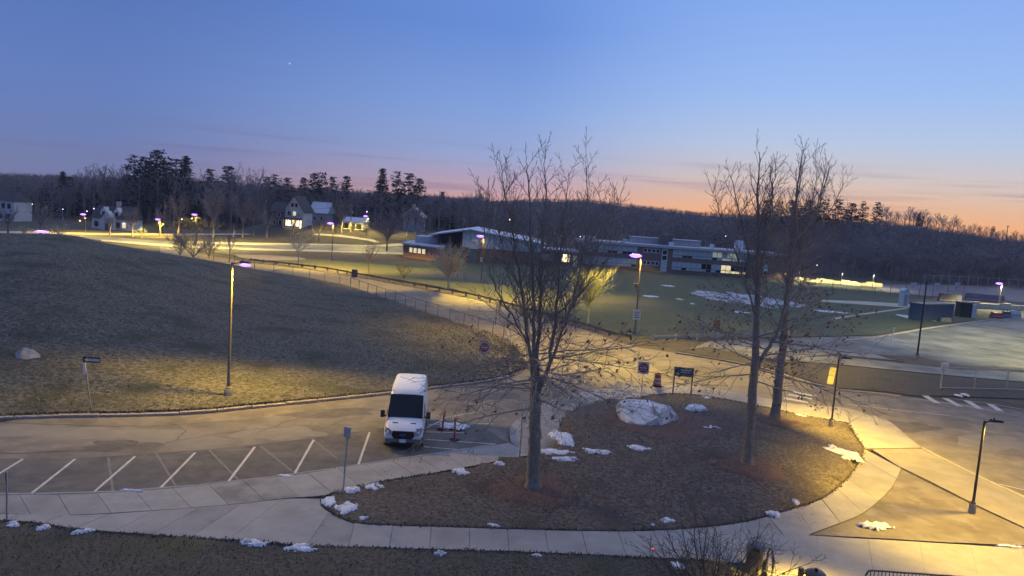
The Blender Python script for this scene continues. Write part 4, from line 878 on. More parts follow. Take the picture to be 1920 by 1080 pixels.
# ------------------------------------------------------------------ buildings
def school():
    Y = 187.0
    def X(u, v=480): return D(u, v, Y).x
    x0, x1 = X(1086), X(1476, 500); base = (0, 0, 0)
    t = thing('school_building', ((x0+x1)/2, Y, 0), 'two storey red brick school with long bands of windows', 'school')
    cx = (x0+x1)/2
    def L(u): return X(u)-cx
    w0, w1 = x0-cx, x1-cx
    MB().box(w0, w1, 0, 16, -.1, 6.3).build('wall', brick, t)
    rf = MB().box(w0-.5, w1+.5, -.6, 16.6, 6.3, 6.85).build('roof', fascia, t)
    MB().box(w0, w1, .2, 16, 6.853, 6.95).build('roof_membrane', mat('membrane', (.36, .35, .37), (.44, .42, .44), .4, .9), rf)
    for (u, w, h) in ((1174, 1.0, .9), (1105, 3.0, 1.0), (1262, 1.1, 1.0), (1340, .9, 1.2), (1394, 2.2, 2.6)):
        MB().box(L(u)-w/2, L(u)+w/2, 3, 3+w, 6.95, 6.95+h).build('roof_vent', clad_white, rf)
    MB().box(L(1256)-1.6, L(1256)+1.6, 6, 9, 6.95, 9.6).build('chimney', house_dark, rf)
    MB().box(L(1195), L(1330), 10, 15, 6.95, 8.4).box(L(1195)-.3, L(1330)+.3, 9.7, 15.3, 8.4, 8.62).build('penthouse', fascia, rf)
    MB().tube([(L(1338), 8, 6.9), (L(1338), 8, 12.4)], [.07, .04], 6).build('mast', dark_metal, rf)
    # bands of windows
    r = random.Random(3); pw = 1.28
    fr_m = mat('mullion', (.30, .30, .30), (.36, .36, .36), 2, .6)
    meshes = {}
    def pane(kind, hgt):
        k = (kind, hgt)
        if k not in meshes: meshes[k] = MB().box(.05, pw-.05, -.06, -.03, .05, hgt-.05).mesh('pane', {'b': blind, 'd': glass_dark, 'l': glass_lit, 'g': glass_dim}[kind])
        return meshes[k]
    for (ua, ub, z0, z1, nm) in ((1092, 1200, 4.15, 6.2, 'uL'), (1092, 1200, .95, 3.0, 'lL'), (1261, 1401, 4.15, 6.2, 'uR'), (1261, 1401, .95, 3.0, 'lR')):
        a, b = L(ua), L(ub); n = int((b-a)/pw)
        fm = MB().box(a, a+n*pw, -.10, -.002, z0-.08, z0).box(a, a+n*pw, -.10, -.002, z1, z1+.08)
        for i in range(n+1): fm.box(a+i*pw-.045, a+i*pw+.045, -.12, -.004, z0, z1)
        fm.box(a, a+n*pw, -.09, -.006, z0+.62, z0+.68)
        band = fm.build('window_band', fr_m, t)
        for i in range(n):
            for lo in (0, 1):
                zz, hh = (z0, .62) if lo == 0 else (z0+.68, z1-z0-.68)
                kind = 'b' if lo else ('d' if r.random() < .45 else 'b')
                if nm == 'uR' and i > n*.45: kind = 'g' if r.random() < .7 else kind
                if nm == 'lR' and n*.38 < i < n*.6: kind = 'd' if r.random() < .6 else 'b'
                if nm == 'lR' and i >= n*.62: kind = 'l' if (lo == 0 or r.random() < .55) else 'd'
                o = link('pane', pane(kind, round(hh, 2)), band); o.location = (a+i*pw, 0, zz)
    for u in (1213, 1229):
        for z in (4.9, 1.7):
            f = MB().box(L(u)-1.0, L(u)+1.0, -.05, -.002, z, z+1.1).build('window', clad_white, t)
            for s in (-.5, .5): MB().box(L(u)+s-.36, L(u)+s+.36, -.07, -.052, z+.15, z+.95).build('pane', glass_dark, f)
    f = MB().box(L(1246)-.75, L(1246)+.75, -.06, -.002, .3, 6.1).build('stair_window', clad_white, t)
    for z in (.5, 1.9, 3.3, 4.7): MB().box(L(1246)-.55, L(1246)+.55, -.08, -.062, z, z+1.1).build('pane', glass_dark if z > 3 else blind, f)
    MB().box(L(1401), L(1407), -.5, 0, 0, 6.25).build('pier', house_dark, t)
    f = MB().box(L(1438)-.55, L(1438)+.55, -.06, -.002, 1.0, 5.2).build('window', clad_white, t)
    for z in (1.2, 2.7, 4.0): MB().box(L(1438)-.4, L(1438)+.4, -.08, -.062, z, z+1.0).build('pane', glass_dark if z != 2.7 else blind, f)
school()
def gym():
    Y = 180.0
    def X(u, v=470): return D(u, v, Y).x
    t = thing('gym_building', (X(905), Y, 0), 'low gabled gym with white cladding over brick', 'gym'); cx = X(905)
    def L(u): return X(u)-cx
    def Z(u, v): return D(u, v, Y).z
    za = 7.7; zl, zr = za-1.9, za-2.3
    xl, xa, xr = L(806), L(880), L(1016); xc = L(866)
    MB().yprism([(xc, -.1), (xr, -.1), (xr, 3.35), (xc, 3.35)], 0, 34).build('brick_wall', brick, t)
    ztop_c = zl+(za-zl)*(xc-xl)/(xa-xl)
    MB().yprism([(xc, 3.35), (xr, 3.35), (xr, zr-.05), (xa, za-.05), (xc, ztop_c-.05)], -.12, 34).build('cladding', clad_white, t)
    sb = MB(); x = xc+.6
    while x < xr-.3:
        zt = (ztop_c+(za-ztop_c)*(x-xc)/(xa-xc)) if x < xa else za+(zr-za)*(x-xa)/(xr-xa)
        sb.box(x-.04, x+.04, -.17, -.121, 3.36, zt-.35); x += 1.25
    sb.build('cladding_battens', mat('batten', (.42, .46, .46), rough=.7), t)
    MB().yprism([(xl, -.1), (xc-.01, -.1), (xc-.01, ztop_c-.3), (xl, zl-.3)], 9, 34).build('recessed_wall', house_dark, t)
    MB().yprism([(xl-.6, zl-.15), (xa, za), (xr+.8, zr-.1), (xr+.8, zr+.15), (xa, za+.28), (xl-.6, zl+.1)], -1.6, 35).build('roof', roof_metal, t)
    for u in (818, 842): MB().box(L(u)-.3, L(u)+.3, .2, .8, 0, zl-.1).build('column', brick, t)
    d = MB().box(L(888)-.9, L(888)+.9, -.08, -.002, 0, 3.1).build('door', mat('door_teal', (.16, .22, .22), rough=.6), t); MB().box(L(888)+.5, L(888)+.6, -.12, -.081, 1.0, 1.3).build('handle', galv, d)
    MB().box(L(888)-1.2, L(888)+1.2, -.5, -.125, 3.12, 3.3).build('door_canopy', clad_white, t)
    # low left wing with a row of lit windows
    w = thing('school_wing', (X(790), Y-1, 0), 'low brick wing with four lit windows and a pale flat roof', 'building'); c2 = X(790)
    a, b = X(757)-c2, X(834)-c2
    MB().prism([(a, 0), (b, -9), (b, 14), (a, 14)], -.1, 3.1).build('wall', brick, w)
    MB().prism([(a-.4, -.4), (b+.4, -9.5), (b+.4, 14.3), (a-.4, 14.3)], 3.1, 3.5).build('roof', roof_metal, w)
    MB().box(a+2.5, b-2, 3, 13, 3.5, 5.2).build('upper_block', fascia, w)
    dx, dy = b-a, -9.0; ln = math.hypot(dx, dy); ang = math.atan2(dy, dx)
    for k in range(4):
        f0 = .22+k*.115
        o = MB().box(-.52, .52, -.06, -.004, 1.35, 2.45).build('window', glass_lit, w); o.location = (a+dx*f0, dy*f0, 0); o.rotation_euler = (0, 0, ang)
        fr = MB().box(-.60, -.52, -.08, -.005, 1.3, 2.5).box(.52, .60, -.08, -.005, 1.3, 2.5).box(-.52, .52, -.08, -.005, 2.45, 2.52).build('frame', clad_white, o)
    # link block between gym and classrooms
    k = thing('link_building', (X(1050), Y+4, 0), 'low flat link building with lit doors between gym and school', 'building'); c3 = X(1050)
    a, b = X(1012)-c3, X(1092)-c3
    MB().box(a, b, 0, 14, -.1, 3.6).build('wall', brick, k); MB().box(a-.3, b+.3, -.5, 14.3, 3.6, 4.1).build('roof', fascia, k)
    MB().box(X(1018)-c3, X(1040)-c3, -.06, -.002, 1.3, 2.9).build('window', blind, k)
    for j, u in enumerate((1055, 1062, 1069)): MB().box(X(u)-c3-.45, X(u)-c3+.45, -.07, -.002, 1.2, 3.1).build('lit_pane', glass_lit if j != 1 else warm_glow, k)
    MB().box(X(1082)-c3-.5, X(1082)-c3+.5, -.07, -.002, .2, 2.9).build('door', glass_dim, k)
gym()

def house(name, u0, u1, vb, Y, hw, hr, wall, label, roofm=roof_dark, style='side', depth=9, wins=(), chimneys=(), dormers=0, porch=None, entry=False, lit=(), z=None, hip=0.0):
    a, b = D(u0, vb, Y), D(u1, vb, Y); W_ = b.x-a.x; zb = a.z if z is None else z
    zb = max(min(zb, 8), -.2)
    t = thing(name, ((a.x+b.x)/2, Y, zb), label, 'house'); w = W_/2
    fl = -(zb+.8)
    if style == 'side':      # ridge along x
        MB().box(-w, w, 0, depth, fl, hw).build('wall', wall, t)
        e = .4; hx = hip*w
        rf = MB().add([(-w-e, -e, hw-.1), (w+e, -e, hw-.1), (w+e, depth+e, hw-.1), (-w-e, depth+e, hw-.1), (-w-e+hx, depth/2, hw+hr), (w+e-hx, depth/2, hw+hr)], [(0, 1, 5, 4), (2, 3, 4, 5), (1, 2, 5), (3, 0, 4), (3, 2, 1, 0)]).build('roof', roofm, t)
        if not hip: MB().add([(-w, 0, hw), (-w, depth, hw), (-w, depth/2, hw+hr-.25), (w, 0, hw), (w, depth, hw), (w, depth/2, hw+hr-.25)], [(0, 1, 2), (5, 4, 3)]).build('gable_wall', wall, t)
    else:                    # gable to the front
        MB().yprism([(-w, fl), (w, fl), (w, hw), (0, hw+hr), (-w, hw)], 0, depth).build('wall', wall, t)
        e = .5; k = hr/w
        rf = MB().yprism([(-w-e, hw-e*k+.05), (0, hw+hr+.05), (w+e, hw-e*k+.05), (w+e, hw-e*k+.32), (0, hw+hr+.34), (-w-e, hw-e*k+.32)], -.6, depth+.5).build('roof', roofm, t)
        MB().yprism([(-w-e, hw-e*k), (0, hw+hr), (w+e, hw-e*k), (w+e, hw-e*k-.22), (0, hw+hr-.24), (-w-e, hw-e*k-.22)], -.64, -.605).build('barge_board', house_white, rf)
    for (x, zc, ww, hh) in wins:
        f = MB().box(x*w-ww/2-.12, x*w+ww/2+.12, -.08, -.003, zc-hh/2-.12, zc+hh/2+.12).build('window', house_white, t)
        MB().box(x*w-ww/2, x*w+ww/2, -.10, -.082, zc-hh/2, zc+hh/2).build('pane', glass_lit if (x, zc) in lit else glass_dark, f)
    for (x, y, zt) in chimneys: MB().box(x*w-.5, x*w+.5, y-.5, y+.5, hw, zt).build('chimney', mat('chimney_b', (.42, .38, .36), (.5, .46, .43), 2, .9), rf)
    for k in range(dormers):
        x = (-.45, .28)[k]*w if dormers == 2 else 0
        dm = MB().yprism([(x-.9, hw+.5), (x+.9, hw+.5), (x+.9, hw+2.0), (x, hw+3.2), (x-.9, hw+2.0)], .8, 4).build('dormer', house_white, t); MB().box(x-.42, x+.42, .74, .79, hw+.8, hw+1.9).build('pane', glass_dark, dm)
    if entry:
        g = MB().yprism([(-1.9, fl), (1.9, fl), (1.9, hw-.3), (0, hw+2.2), (-1.9, hw-.3)], -1.6, .5).build('entry_gable', wall, t); d = MB().box(-.5, .5, -1.68, -1.603, 0, 2.1).build('door', house_dark, g); MB().box(.3, .38, -1.74, -1.69, .9, 1.1).build('handle', galv, d)
    if porch:
        x0, x1 = porch[0]*w, porch[1]*w
        MB().box(x0, x1, -2.4, 0, 2.7, 3.1).build('porch_roof', roofm, t)
        for k in range(5): xx = x0+.15+(x1-x0-.3)*k/4; MB().box(xx-.11, xx+.11, -2.3, -2.08, 0, 2.7).build('porch_post', house_white, t)
        MB().box(x0, x1, -2.35, -2.25, .2, .8).build('porch_rail', house_white, t)
        MB().box(x0+.3, x1-.3, -.06, -.003, .2, 2.4).build('lit_front', warm_glow, t)
    return t
house('house', -28, 26, 433, 212, 6.2, 2.6, house_white, 'white two storey house with dark hipped roof', hip=.45, wins=[(-.6, 4.6, 1.0, 1.5), (-.1, 4.6, 1.0, 1.5), (.28, 4.6, 1.0, 1.5), (.68, 4.6, 1.0, 1.5), (-.6, 1.6, 1.0, 1.5), (.1, 1.6, 1.0, 1.5), (.6, 1.6, 1.0, 1.5)], depth=8)
house('house', 97, 141, 418, 262, 3.2, 4.6, house_grey, 'grey house with steep slate roof and two pale chimneys', mat('slate', (.20, .24, .27), (.28, .31, .34), .8, .6), depth=11, chimneys=[(-.62, 5, 9.2), (.85, 5, 9.0)], wins=[(-.3, 1.6, 1, 1.4), (.4, 1.6, 1, 1.4)])
house('house', 172, 240, 434, 206, 3.3, 3.6, house_white, 'white cape house with two dormers and a gabled entry', depth=8, dormers=2, entry=True, wins=[(-.75, 1.6, 1.1, 1.5), (-.4, 1.6, 1.1, 1.5), (.45, 1.6, 1.1, 1.5), (.78, 1.6, 1.1, 1.5)], chimneys=[(.05, 4, 8.2)], lit=[(.78, 1.6)])
house('house', 534, 567, 427, 216, 5.6, 3.9, house_white, 'tall white gabled house with an orange lit front porch', style='front', depth=10, wins=[(-.22, 6.9, .7, 1.1), (.22, 6.9, .7, 1.1), (-.55, 4.4, .9, 1.2), (0.05, 4.4, .9, 1.2)], lit=[(.05, 4.4)], porch=(-1.0, .95))
house('house', 506, 533, 427, 221, 5.2, 2.8, house_dark, 'dark weathered wing beside the porch house', depth=9, wins=[(-.4, 1.8, .8, 1.3), (.4, 1.8, .8, 1.3), (.2, 4.2, .8, 1.2)])
house('house', 580, 612, 425, 240, 4.8, 3.6, house_grey, 'grey house with pale roof half hidden by trees', roof_metal, depth=9, wins=[(-.4, 3.0, .9, 1.2), (.4, 3.0, .9, 1.2)])
house('garage', 640, 681, 430, 220, 2.6, 1.3, house_white, 'long low white garage behind shrubs', roof_metal, depth=7, wins=[(-.6, 1.2, 1.6, 1.6), (0, 1.2, 1.6, 1.6), (.6, 1.2, 1.6, 1.6)])
house('house', 756, 790, 424, 232, 3.4, 2.6, house_grey, 'pale grey house with a chimney beyond the low wing', roof_metal, style='front', depth=10, wins=[(-.4, 2.6, .9, 1.2), (.4, 2.6, .9, 1.2)], chimneys=[(-.1, 4, 7.2)])
# lights in the distance
fl = [(60, 383, 250, 'warm'), (163, 396, 232, 'c'), (176, 391, 236, 'c'), (341, 411, 234, 'warm'), (232, 419, 204.8, 'warm'), (160, 409, 204, 'c'), (150, 414, 226, 'warm'), (1041, 438, 196, 'warm'), (1053, 442, 197, 'warm'), (1088, 444, 186, 'warm'), (1224, 410, 470, 'c'), (1258, 411, 480, 'c'), (1361, 443, 215, 'c'), (1285, 412, 500, 'c'), (1871, 462, 300, 'c'), (1900, 474, 280, 'c'), (1532, 497, 196, 'warm'), (956, 412, 260, 'warm'), (118, 392, 261, 'c'), (688, 397, 226, 'c')]
for i, (u, v, Y, c) in enumerate(fl):
    p = D(u, v, Y); t = thing('wall_lamp', p, 'small far off %s point of light among the houses and trees' % ('warm' if c == 'warm' else 'white'), 'lamp', group='far %s lights' % c)
    s = .16*Y/200
    MB().lathe([(s*.4, -s), (s, -s*.4), (s, s*.4), (s*.4, s)], 8).build('bulb', warm_glow if c == 'warm' else lamp_glow, t, True)
    MB().box(-s*.5, s*.5, s*.6, s*1.8, s, s*1.3).build('bracket', dark_metal, t)

# container, boxes and clutter beside the court
def ctr():
    a, b = G(1730, 602), G(1795, 600); Lx = b.x-a.x
    t = thing('shipping_container', (a.x, a.y, 0), 'dark blue steel container beside the lower lot', 'container', math.atan2(b.y-a.y, b.x-a.x)); h = 2.6
    MB().box(0, Lx, 0, 2.4, .1, h).build('body', blue_box, t)
    ribs = MB(); x = .3
    while x < Lx-.2: ribs.box(x-.06, x+.06, -.05, -.002, .25, h-.15); x += .42
    ribs.build('side_ribs', blue_box, t)
    MB().box(-.02, Lx+.02, -.06, 2.46, h, h+.12).build('top_frame', dark_metal, t); MB().box(-.02, Lx+.02, -.06, 2.46, -.02, .1).build('bottom_frame', dark_metal, t)
    a = G(1799, 594); t = thing('utility_cabinet', (a.x, a.y, 0), 'black green utility cabinet with a pale end panel', 'cabinet', R(-8)); MB().box(0, 1.9, 0, 2, -.05, 2.5).build('body', green_box, t); MB().box(1.92, 2.6, -.05, 1.6, -.05, 2.3).build('end_panel', shed_m, t); MB().box(-.1, 2.0, -.1, 2.1, 2.5, 2.6).build('lid', dark_metal, t)
    a = G(1697, 574); t = thing('portable_shed', (a.x, a.y, 0), 'narrow white shed by the court walk', 'shed', R(10)); MB().box(-.6, .6, 0, 1.2, -.05, 2.9).build('body', shed_m, t); MB().yprism([(-.75, 2.9), (.75, 2.9), (0, 3.5)], -.1, 1.3).build('roof', roof_metal, t); MB().box(-.35, .35, -.05, -.003, 0, 2.2).build('door', house_grey, t)
    a = G(1771, 603); t = thing('stone_block', (a.x, a.y, 0), 'pale stone block lying in front of the blue container', 'stone'); MB().add([(-.9, -.4, -.05), (.9, -.4, -.05), (.9, .4, -.05), (-.9, .4, -.05), (-.75, -.3, .62), (.8, -.32, .7), (.72, .3, .66), (-.7, .28, .6)], [(0, 1, 5, 4), (1, 2, 6, 5), (2, 3, 7, 6), (3, 0, 4, 7), (4, 5, 6, 7)]).build('block', granite, t)
    # low lit wall of blocks
    pts = resample([G(u, v) for u, v in [(1816, 576), (1850, 578), (1885, 580), (1912, 581), (1990, 586)]], 2.4); o0 = pts[0]
    t = thing('block_wall', o0, 'low lamplit yellowish block wall by the ball court', 'wall')
    for i, (p, q_) in enumerate(zip(pts, pts[1:])):
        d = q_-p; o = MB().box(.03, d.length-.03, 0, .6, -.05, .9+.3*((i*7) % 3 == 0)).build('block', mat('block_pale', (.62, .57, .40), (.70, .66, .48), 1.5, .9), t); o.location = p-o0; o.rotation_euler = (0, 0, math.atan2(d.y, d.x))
    for (u, v, w, h, m, nm, lab) in ((1868, 596, 2.2, 1.0, sign_red, 'barrier', 'red plastic barrier at the lot corner'), (1886, 595, 1.6, 1.1, blue_box, 'barrier', 'blue plastic barrier at the lot corner'), (1902, 594, 2.0, 1.2, shed_m, 'barrier', 'white plastic barrier at the lot corner'), (1780, 566, 5.0, 1.8, house_dark, 'storage_shed', 'dark storage shed behind the blue container'), (1845, 565, 9.0, 1.7, mat('tarp', (.10, .11, .2), rough=.6), 'covered_stack', 'dark blue tarp covered stack on the ball court')):
        a = G(u, v); t = thing(nm, (a.x, a.y, 0), lab, nm.replace('_', ' ')); MB().add([(-w/2, -.4, -.05), (w/2, -.4, -.05), (w/2, .4, -.05), (-w/2, .4, -.05), (-w/2+.15, -.2, h), (w/2-.15, -.2, h*.94), (w/2-.15, .2, h*.94), (-w/2+.15, .2, h)], [(0, 1, 5, 4), (1, 2, 6, 5), (2, 3, 7, 6), (3, 0, 4, 7), (4, 5, 6, 7)]).build('body', m, t)
        MB().box(-w/2+.1, w/2-.1, -.42, -.395, .25, .45).build('front_band', house_grey, t)
    for u in (1714, 1758, 1796):
        a = D(u, 532, 196); t = thing('basketball_hoop', (a.x, a.y, 0), 'basketball backboard on a pole at the ball court', 'hoop', group='backboards on the court'); MB().tube([(0, .4, 0), (0, .4, 3.6)], .06, 6).build('pole', dark_metal, t); MB().box(-.75, .75, .1, .16, a.z-.8, a.z+.3).build('backboard', shed_m, t); MB().tube([(.22*math.cos(i*PI/6), -.15+.22*math.sin(i*PI/6), a.z-.55) for i in range(13)], .02, 5, False).build('rim', sign_red, t); MB().box(-.04, .04, .16, .45, a.z-.4, a.z-.3).build('arm', dark_metal, t)
    # lit embankment strip behind the trees
    a, b = D(1470, 525, 190), D(1655, 532, 190); t = thing('retaining_wall', (a.x, a.y, 0), 'long low lamplit wall behind the bare trees', 'wall', math.atan2(b.y-a.y, b.x-a.x)); LL = (b-a).length; n = 12
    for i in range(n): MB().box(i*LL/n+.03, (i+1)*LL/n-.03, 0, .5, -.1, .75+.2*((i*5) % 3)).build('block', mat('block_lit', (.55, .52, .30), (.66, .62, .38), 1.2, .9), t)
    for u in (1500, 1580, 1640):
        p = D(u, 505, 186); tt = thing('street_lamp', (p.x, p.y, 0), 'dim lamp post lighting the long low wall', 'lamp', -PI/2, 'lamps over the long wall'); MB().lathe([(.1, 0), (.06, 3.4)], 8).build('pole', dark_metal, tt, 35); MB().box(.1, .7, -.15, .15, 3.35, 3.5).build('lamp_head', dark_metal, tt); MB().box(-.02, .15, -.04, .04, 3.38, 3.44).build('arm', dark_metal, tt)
        light('lamp_light', tt, (.4, 0, 3.3), 900, (1, .84, .42), 160)
ctr()
# utility poles
def utility_pole(u, vb, vt, Y, label, bars=1):
    p = D(u, vb, Y); h = D(u, vt, Y).z-p.z; t = thing('utility_pole', (p.x, p.y, max(p.z, 0)-.3), label, 'utility pole', group='utility poles by the street'); h = D(u, vt, Y).z-max(p.z, 0)+.3
    MB().lathe([(.17, 0), (.11, h)], 8).build('pole', mat('pole_grey', (.30, .28, .26), (.38, .36, .34), 2, .9), t, 35)
    for k in range(bars): MB().box(-1.1, 1.1, -.16, -.06, h-.7-k*.8, h-.55-k*.8).build('crossarm', wood_grey, t)
    MB().lathe([(.16, h-2.6), (.18, h-2.5), (.18, h-1.9), (.1, h-1.85)], 8, (.3, 0)).build('transformer', galv, t, 35)
    return Vector((p.x, p.y, D(u, vt, Y).z-.5))
UP = [utility_pole(u, vb, vt, Y, lab) for u, vb, vt, Y, lab in ((308, 438, 373, 214, 'grey utility pole among the pines'), (657, 436, 384, 216, 'grey utility pole before the long garage'), (923, 470, 381, 232, 'tall pale utility pole behind the gym'), (866, 470, 402, 238, 'slim utility pole left behind the gym ridge'), (438, 442, 420, 205, 'short utility pole near the far lot'), (117, 436, 396, 216, 'utility pole by the grey slate house'), (585, 440, 420, 207, 'short pale utility pole beside the climbing walk'), (763, 440, 412, 222, 'utility pole at the low wing'))]
for a, b in ((5, 0), (0, 1), (1, 3), (3, 2)):
    A_, B_ = UP[a], UP[b]
    pts = [A_+(B_-A_)*k/14-Vector((0, 0, 1.6*4*(k/14)*(1-k/14))) for k in range(15)]
    tag(MB().tube(pts, .025, 4, False).build('power_line', rubber), 'thin black power line hung between utility poles', 'power line', 'power lines by the street')

# evening star
p = D(543, 119, 2500); tag(link('evening_star', MB().lathe([(.3, -1.6), (1.4, -.8), (1.6, 0), (1.4, .8), (.3, 1.6)], 12).mesh('evening_star', mat('star', (1, 1, 1), emit=(.9, .95, 1), estr=1.6), True)), 'bright planet shining in the blue dusk sky', 'star').location = p
p = D(472, 123, 2500); tag(link('evening_star', MB().lathe([(.2, -.8), (.7, -.4), (.8, 0), (.7, .4), (.2, .8)], 12).mesh('evening_star', mat('star_faint', (1, 1, 1), emit=(.6, .65, .8), estr=.6), True)), 'faint small star beside the bright planet', 'star').location = p

# ------------------------------------------------------------------ trees
def frame_of(d):
    a = d.cross(Vector((0, 0, 1)))
    if a.length < 1e-3: a = Vector((1, 0, 0))
    a.normalize(); return a, d.cross(a).normalized()
def shoot(mb, r, p, d, L, rad, depth, up_pull, sides, wander, n_child, child_len, child_ang, tip=.003, tipsink=None):
    """One branch with wandering polyline, then its children along it."""
    k = max(2, min(7, int(L/.45)+1)); pts = [p.copy()]; q = p.copy(); dd = d.copy(); rr = [rad]
    for i in range(k):
        dd = (dd+Vector((r.gauss(0, wander), r.gauss(0, wander), r.gauss(0, wander*.7)+up_pull/k))).normalized()
        q = q+dd*(L/k); pts.append(q.copy()); rr.append(max(rad*(1-(i+1)/k)**.8, tip))
    mb.tube(pts, rr, sides[0], False)
    if tipsink is not None: tipsink.append((q.copy(), dd.copy(), depth))
    if depth <= 0: return
    nc = max(1, int(n_child[0]*L+.5)); side = r.random()*6.28
    for i in range(nc):
        f = .18+.80*(i+r.random()*.7)/nc
        f = min(f, .97); s = f*k; j = int(s); base = pts[j]+(pts[j+1]-pts[j])*(s-j); t = (pts[j+1]-pts[j]).normalized()
        a, b = frame_of(t); side += 2.4+r.gauss(0, .5); an = child_ang*(.75+.5*r.random())
        nd = (t*math.cos(an)+(a*math.cos(side)+b*math.sin(side))*math.sin(an)).normalized()
        cl = L*child_len*(1.05-f*.75)*(.7+.6*r.random())
        if cl < .12: continue
        br = max(min(rad*(1-f)**.8*.6, rad*.55), tip*1.5)
        shoot(mb, r, base, nd, cl, br, depth-1, up_pull, sides[1:] or sides, wander*1.15, n_child[1:] or n_child, child_len, child_ang, tip, tipsink)

def img_local(base, Y, u, v, dy=0.0):
    q = D(u, v, Y+dy); return Vector((q.x-base.x, q.y-base.y, q.z-base.z))
def pin_oak(base, trunk_px, leaders_px, label, seed, droop, trunk_r, leafy=0, z_first=3.6):
    r = random.Random(seed); t = thing('bare_tree', base, label, 'tree'); Y = base.y
    tr = MB(); cr = MB(); tips = []
    def smooth3(P, n=5):
        P = [2*P[0]-P[1]]+P+[2*P[-1]-P[-2]]; out = []
        for i in range(1, len(P)-2):
            for k in range(n):
                s = k/n; a, b, c, d = P[i-1:i+3]
                out.append(.5*((2*b)+(c-a)*s+(2*a-5*b+4*c-d)*s*s+(3*b-a-3*c+d)*s**3))
        out.append(P[-2]); return out
    T = smooth3([img_local(base, Y, *q) for q in trunk_px])
    T = [p+Vector((r.gauss(0, .02), r.gauss(0, .02), 0)) for p in T]
    n = len(T)
    top_r = .020
    def taper(z, H): return None
    H = T[-1].z
    rad = [max(trunk_r*(1-.97*(p.z/H))**.9, .014) if len(trunk_px) > 5 else max(trunk_r*(1-.35*p.z/max(H, .1)), .1) for p in T]
    for i, p in enumerate(T):
        if p.z < .5: rad[i] *= 1+1.1*(.5-p.z)**2*2
    T[0].z = -.25; tr.tube(T, rad, 12)
    # bark ridges come from the material; old stubs on the trunk
    for _ in range(5):
        z = r.uniform(1.6, 3.6); i = min(range(n), key=lambda k: abs(T[k].z-z)); a = r.uniform(0, 6.28)
        tr.tube([T[i], T[i]+Vector((math.cos(a), math.sin(a), .25))*(rad[i]+.10)], [.05, .035], 6)
    runs = [(T, rad)]
    for px, r0, dys in leaders_px:
        r0 *= .60; px = px[:-1]+[(px[-1][0], px[-1][1]+(22 if len(trunk_px) <= 5 else 40))]
        P = smooth3([img_local(base, Y, u, v, dys*k/(len(px)-1)) for k, (u, v) in enumerate(px)])
        P = [p+Vector((r.gauss(0, .03), r.gauss(0, .03), 0)) for p in P]
        m = len(P); rr = [max(r0*(1-i/(m-1))**.85, .010) for i in range(m)]
        tr.tube(P, rr, 8, False); runs.append((P, rr))
    HT = max(P[-1].z for P, _ in runs)
    for ri, (P, rr) in enumerate(runs):
        z = max(P[0].z+.4, z_first); az = r.uniform(0, 6.28)
        while z < P[-1].z-.05:
            i = max(j for j in range(len(P)) if P[j].z <= z or j == 0); i = min(i, len(P)-2)
            f = (z-P[i].z)/max(P[i+1].z-P[i].z, 1e-3); p = P[i]+(P[i+1]-P[i])*min(max(f, 0), 1)
            h = z/HT; az += 2.4+r.gauss(0, .4)
            if h < .42:
                L = r.uniform(3.8, 7.4)*droop*(1.0 if ri == 0 or len(trunk_px) <= 5 else .8); pitch = R(-6+85*(h-.22)+r.gauss(0, 8)); pull = -.28 if h < .34 else .02
            elif h < .72:
                L = r.uniform(2.0, 4.0)*(1.2-h*.5); pitch = R(38+30*(h-.42)/.3+r.gauss(0, 8)); pull = .30
            else:
                L = r.uniform(1.2, 2.6)*(1.55-h); pitch = R(58+r.gauss(0, 10)); pull = .25
            d = Vector((math.cos(az)*math.cos(pitch), math.sin(az)*math.cos(pitch), math.sin(pitch)))
            e_ = p+d*L+base
            if any((e_-q_).length < 4.4 or (p+d*L*.7+base-q_).length < 3.8 for q_ in LAMP_HEADS): z += .2; continue
            if h < .42: ns = (2.1, 2.0, 2.2); dep = 3; rad0 = min(rr[i]*.40, .040)
            else: ns = (3.2, 3.2, 2.8); dep = 2; rad0 = min(rr[i]*.5, .028)
            shoot(cr, r, p, d, L, max(rad0, .010), dep, pull, (5, 4, 3, 3),  .10, ns, .42, R(42), .0075, tips if h < .45 else None)
            z += r.uniform(.24, .44) if h < .42 else r.uniform(.22, .36)
    tr.build('trunk', bark, t, 40)
    cr.build('branches', twig, t)
    # marcescent brown leaves on the lower twigs
    lf = MB(); pool = [x for x in tips if x[2] <= 1]; r.shuffle(pool)
    for q, d, _ in pool[:leafy]:
        if any((q+base-h_).length < 4.2 for h_ in LAMP_HEADS): continue
        for _k in range(r.choice((1, 1, 2, 3))):
            s = r.uniform(.05, .10); c = q+Vector((r.gauss(0, .03), r.gauss(0, .03), r.gauss(0, .03)-.02))
            a = Vector((r.gauss(0, 1), r.gauss(0, 1), r.gauss(0, 1))).normalized(); b = a.orthogonal().normalized(); c2 = a.cross(b)
            lf.add([c-b*s*1.2, c+c2*s*.55-b*s*.2, c+b*s*1.1, c-c2*s*.5+a*s*.3], [(0, 1, 2, 3)])
    o = lf.build('leaves', dead_leaf, t); o['kind'] = 'stuff'
    return t
LAMP_HEADS = [D(1575, 672, G(1558, 800, .15).y), D(1560, 740, G(1558, 800, .15).y)]
b1 = isl(1000, 914)
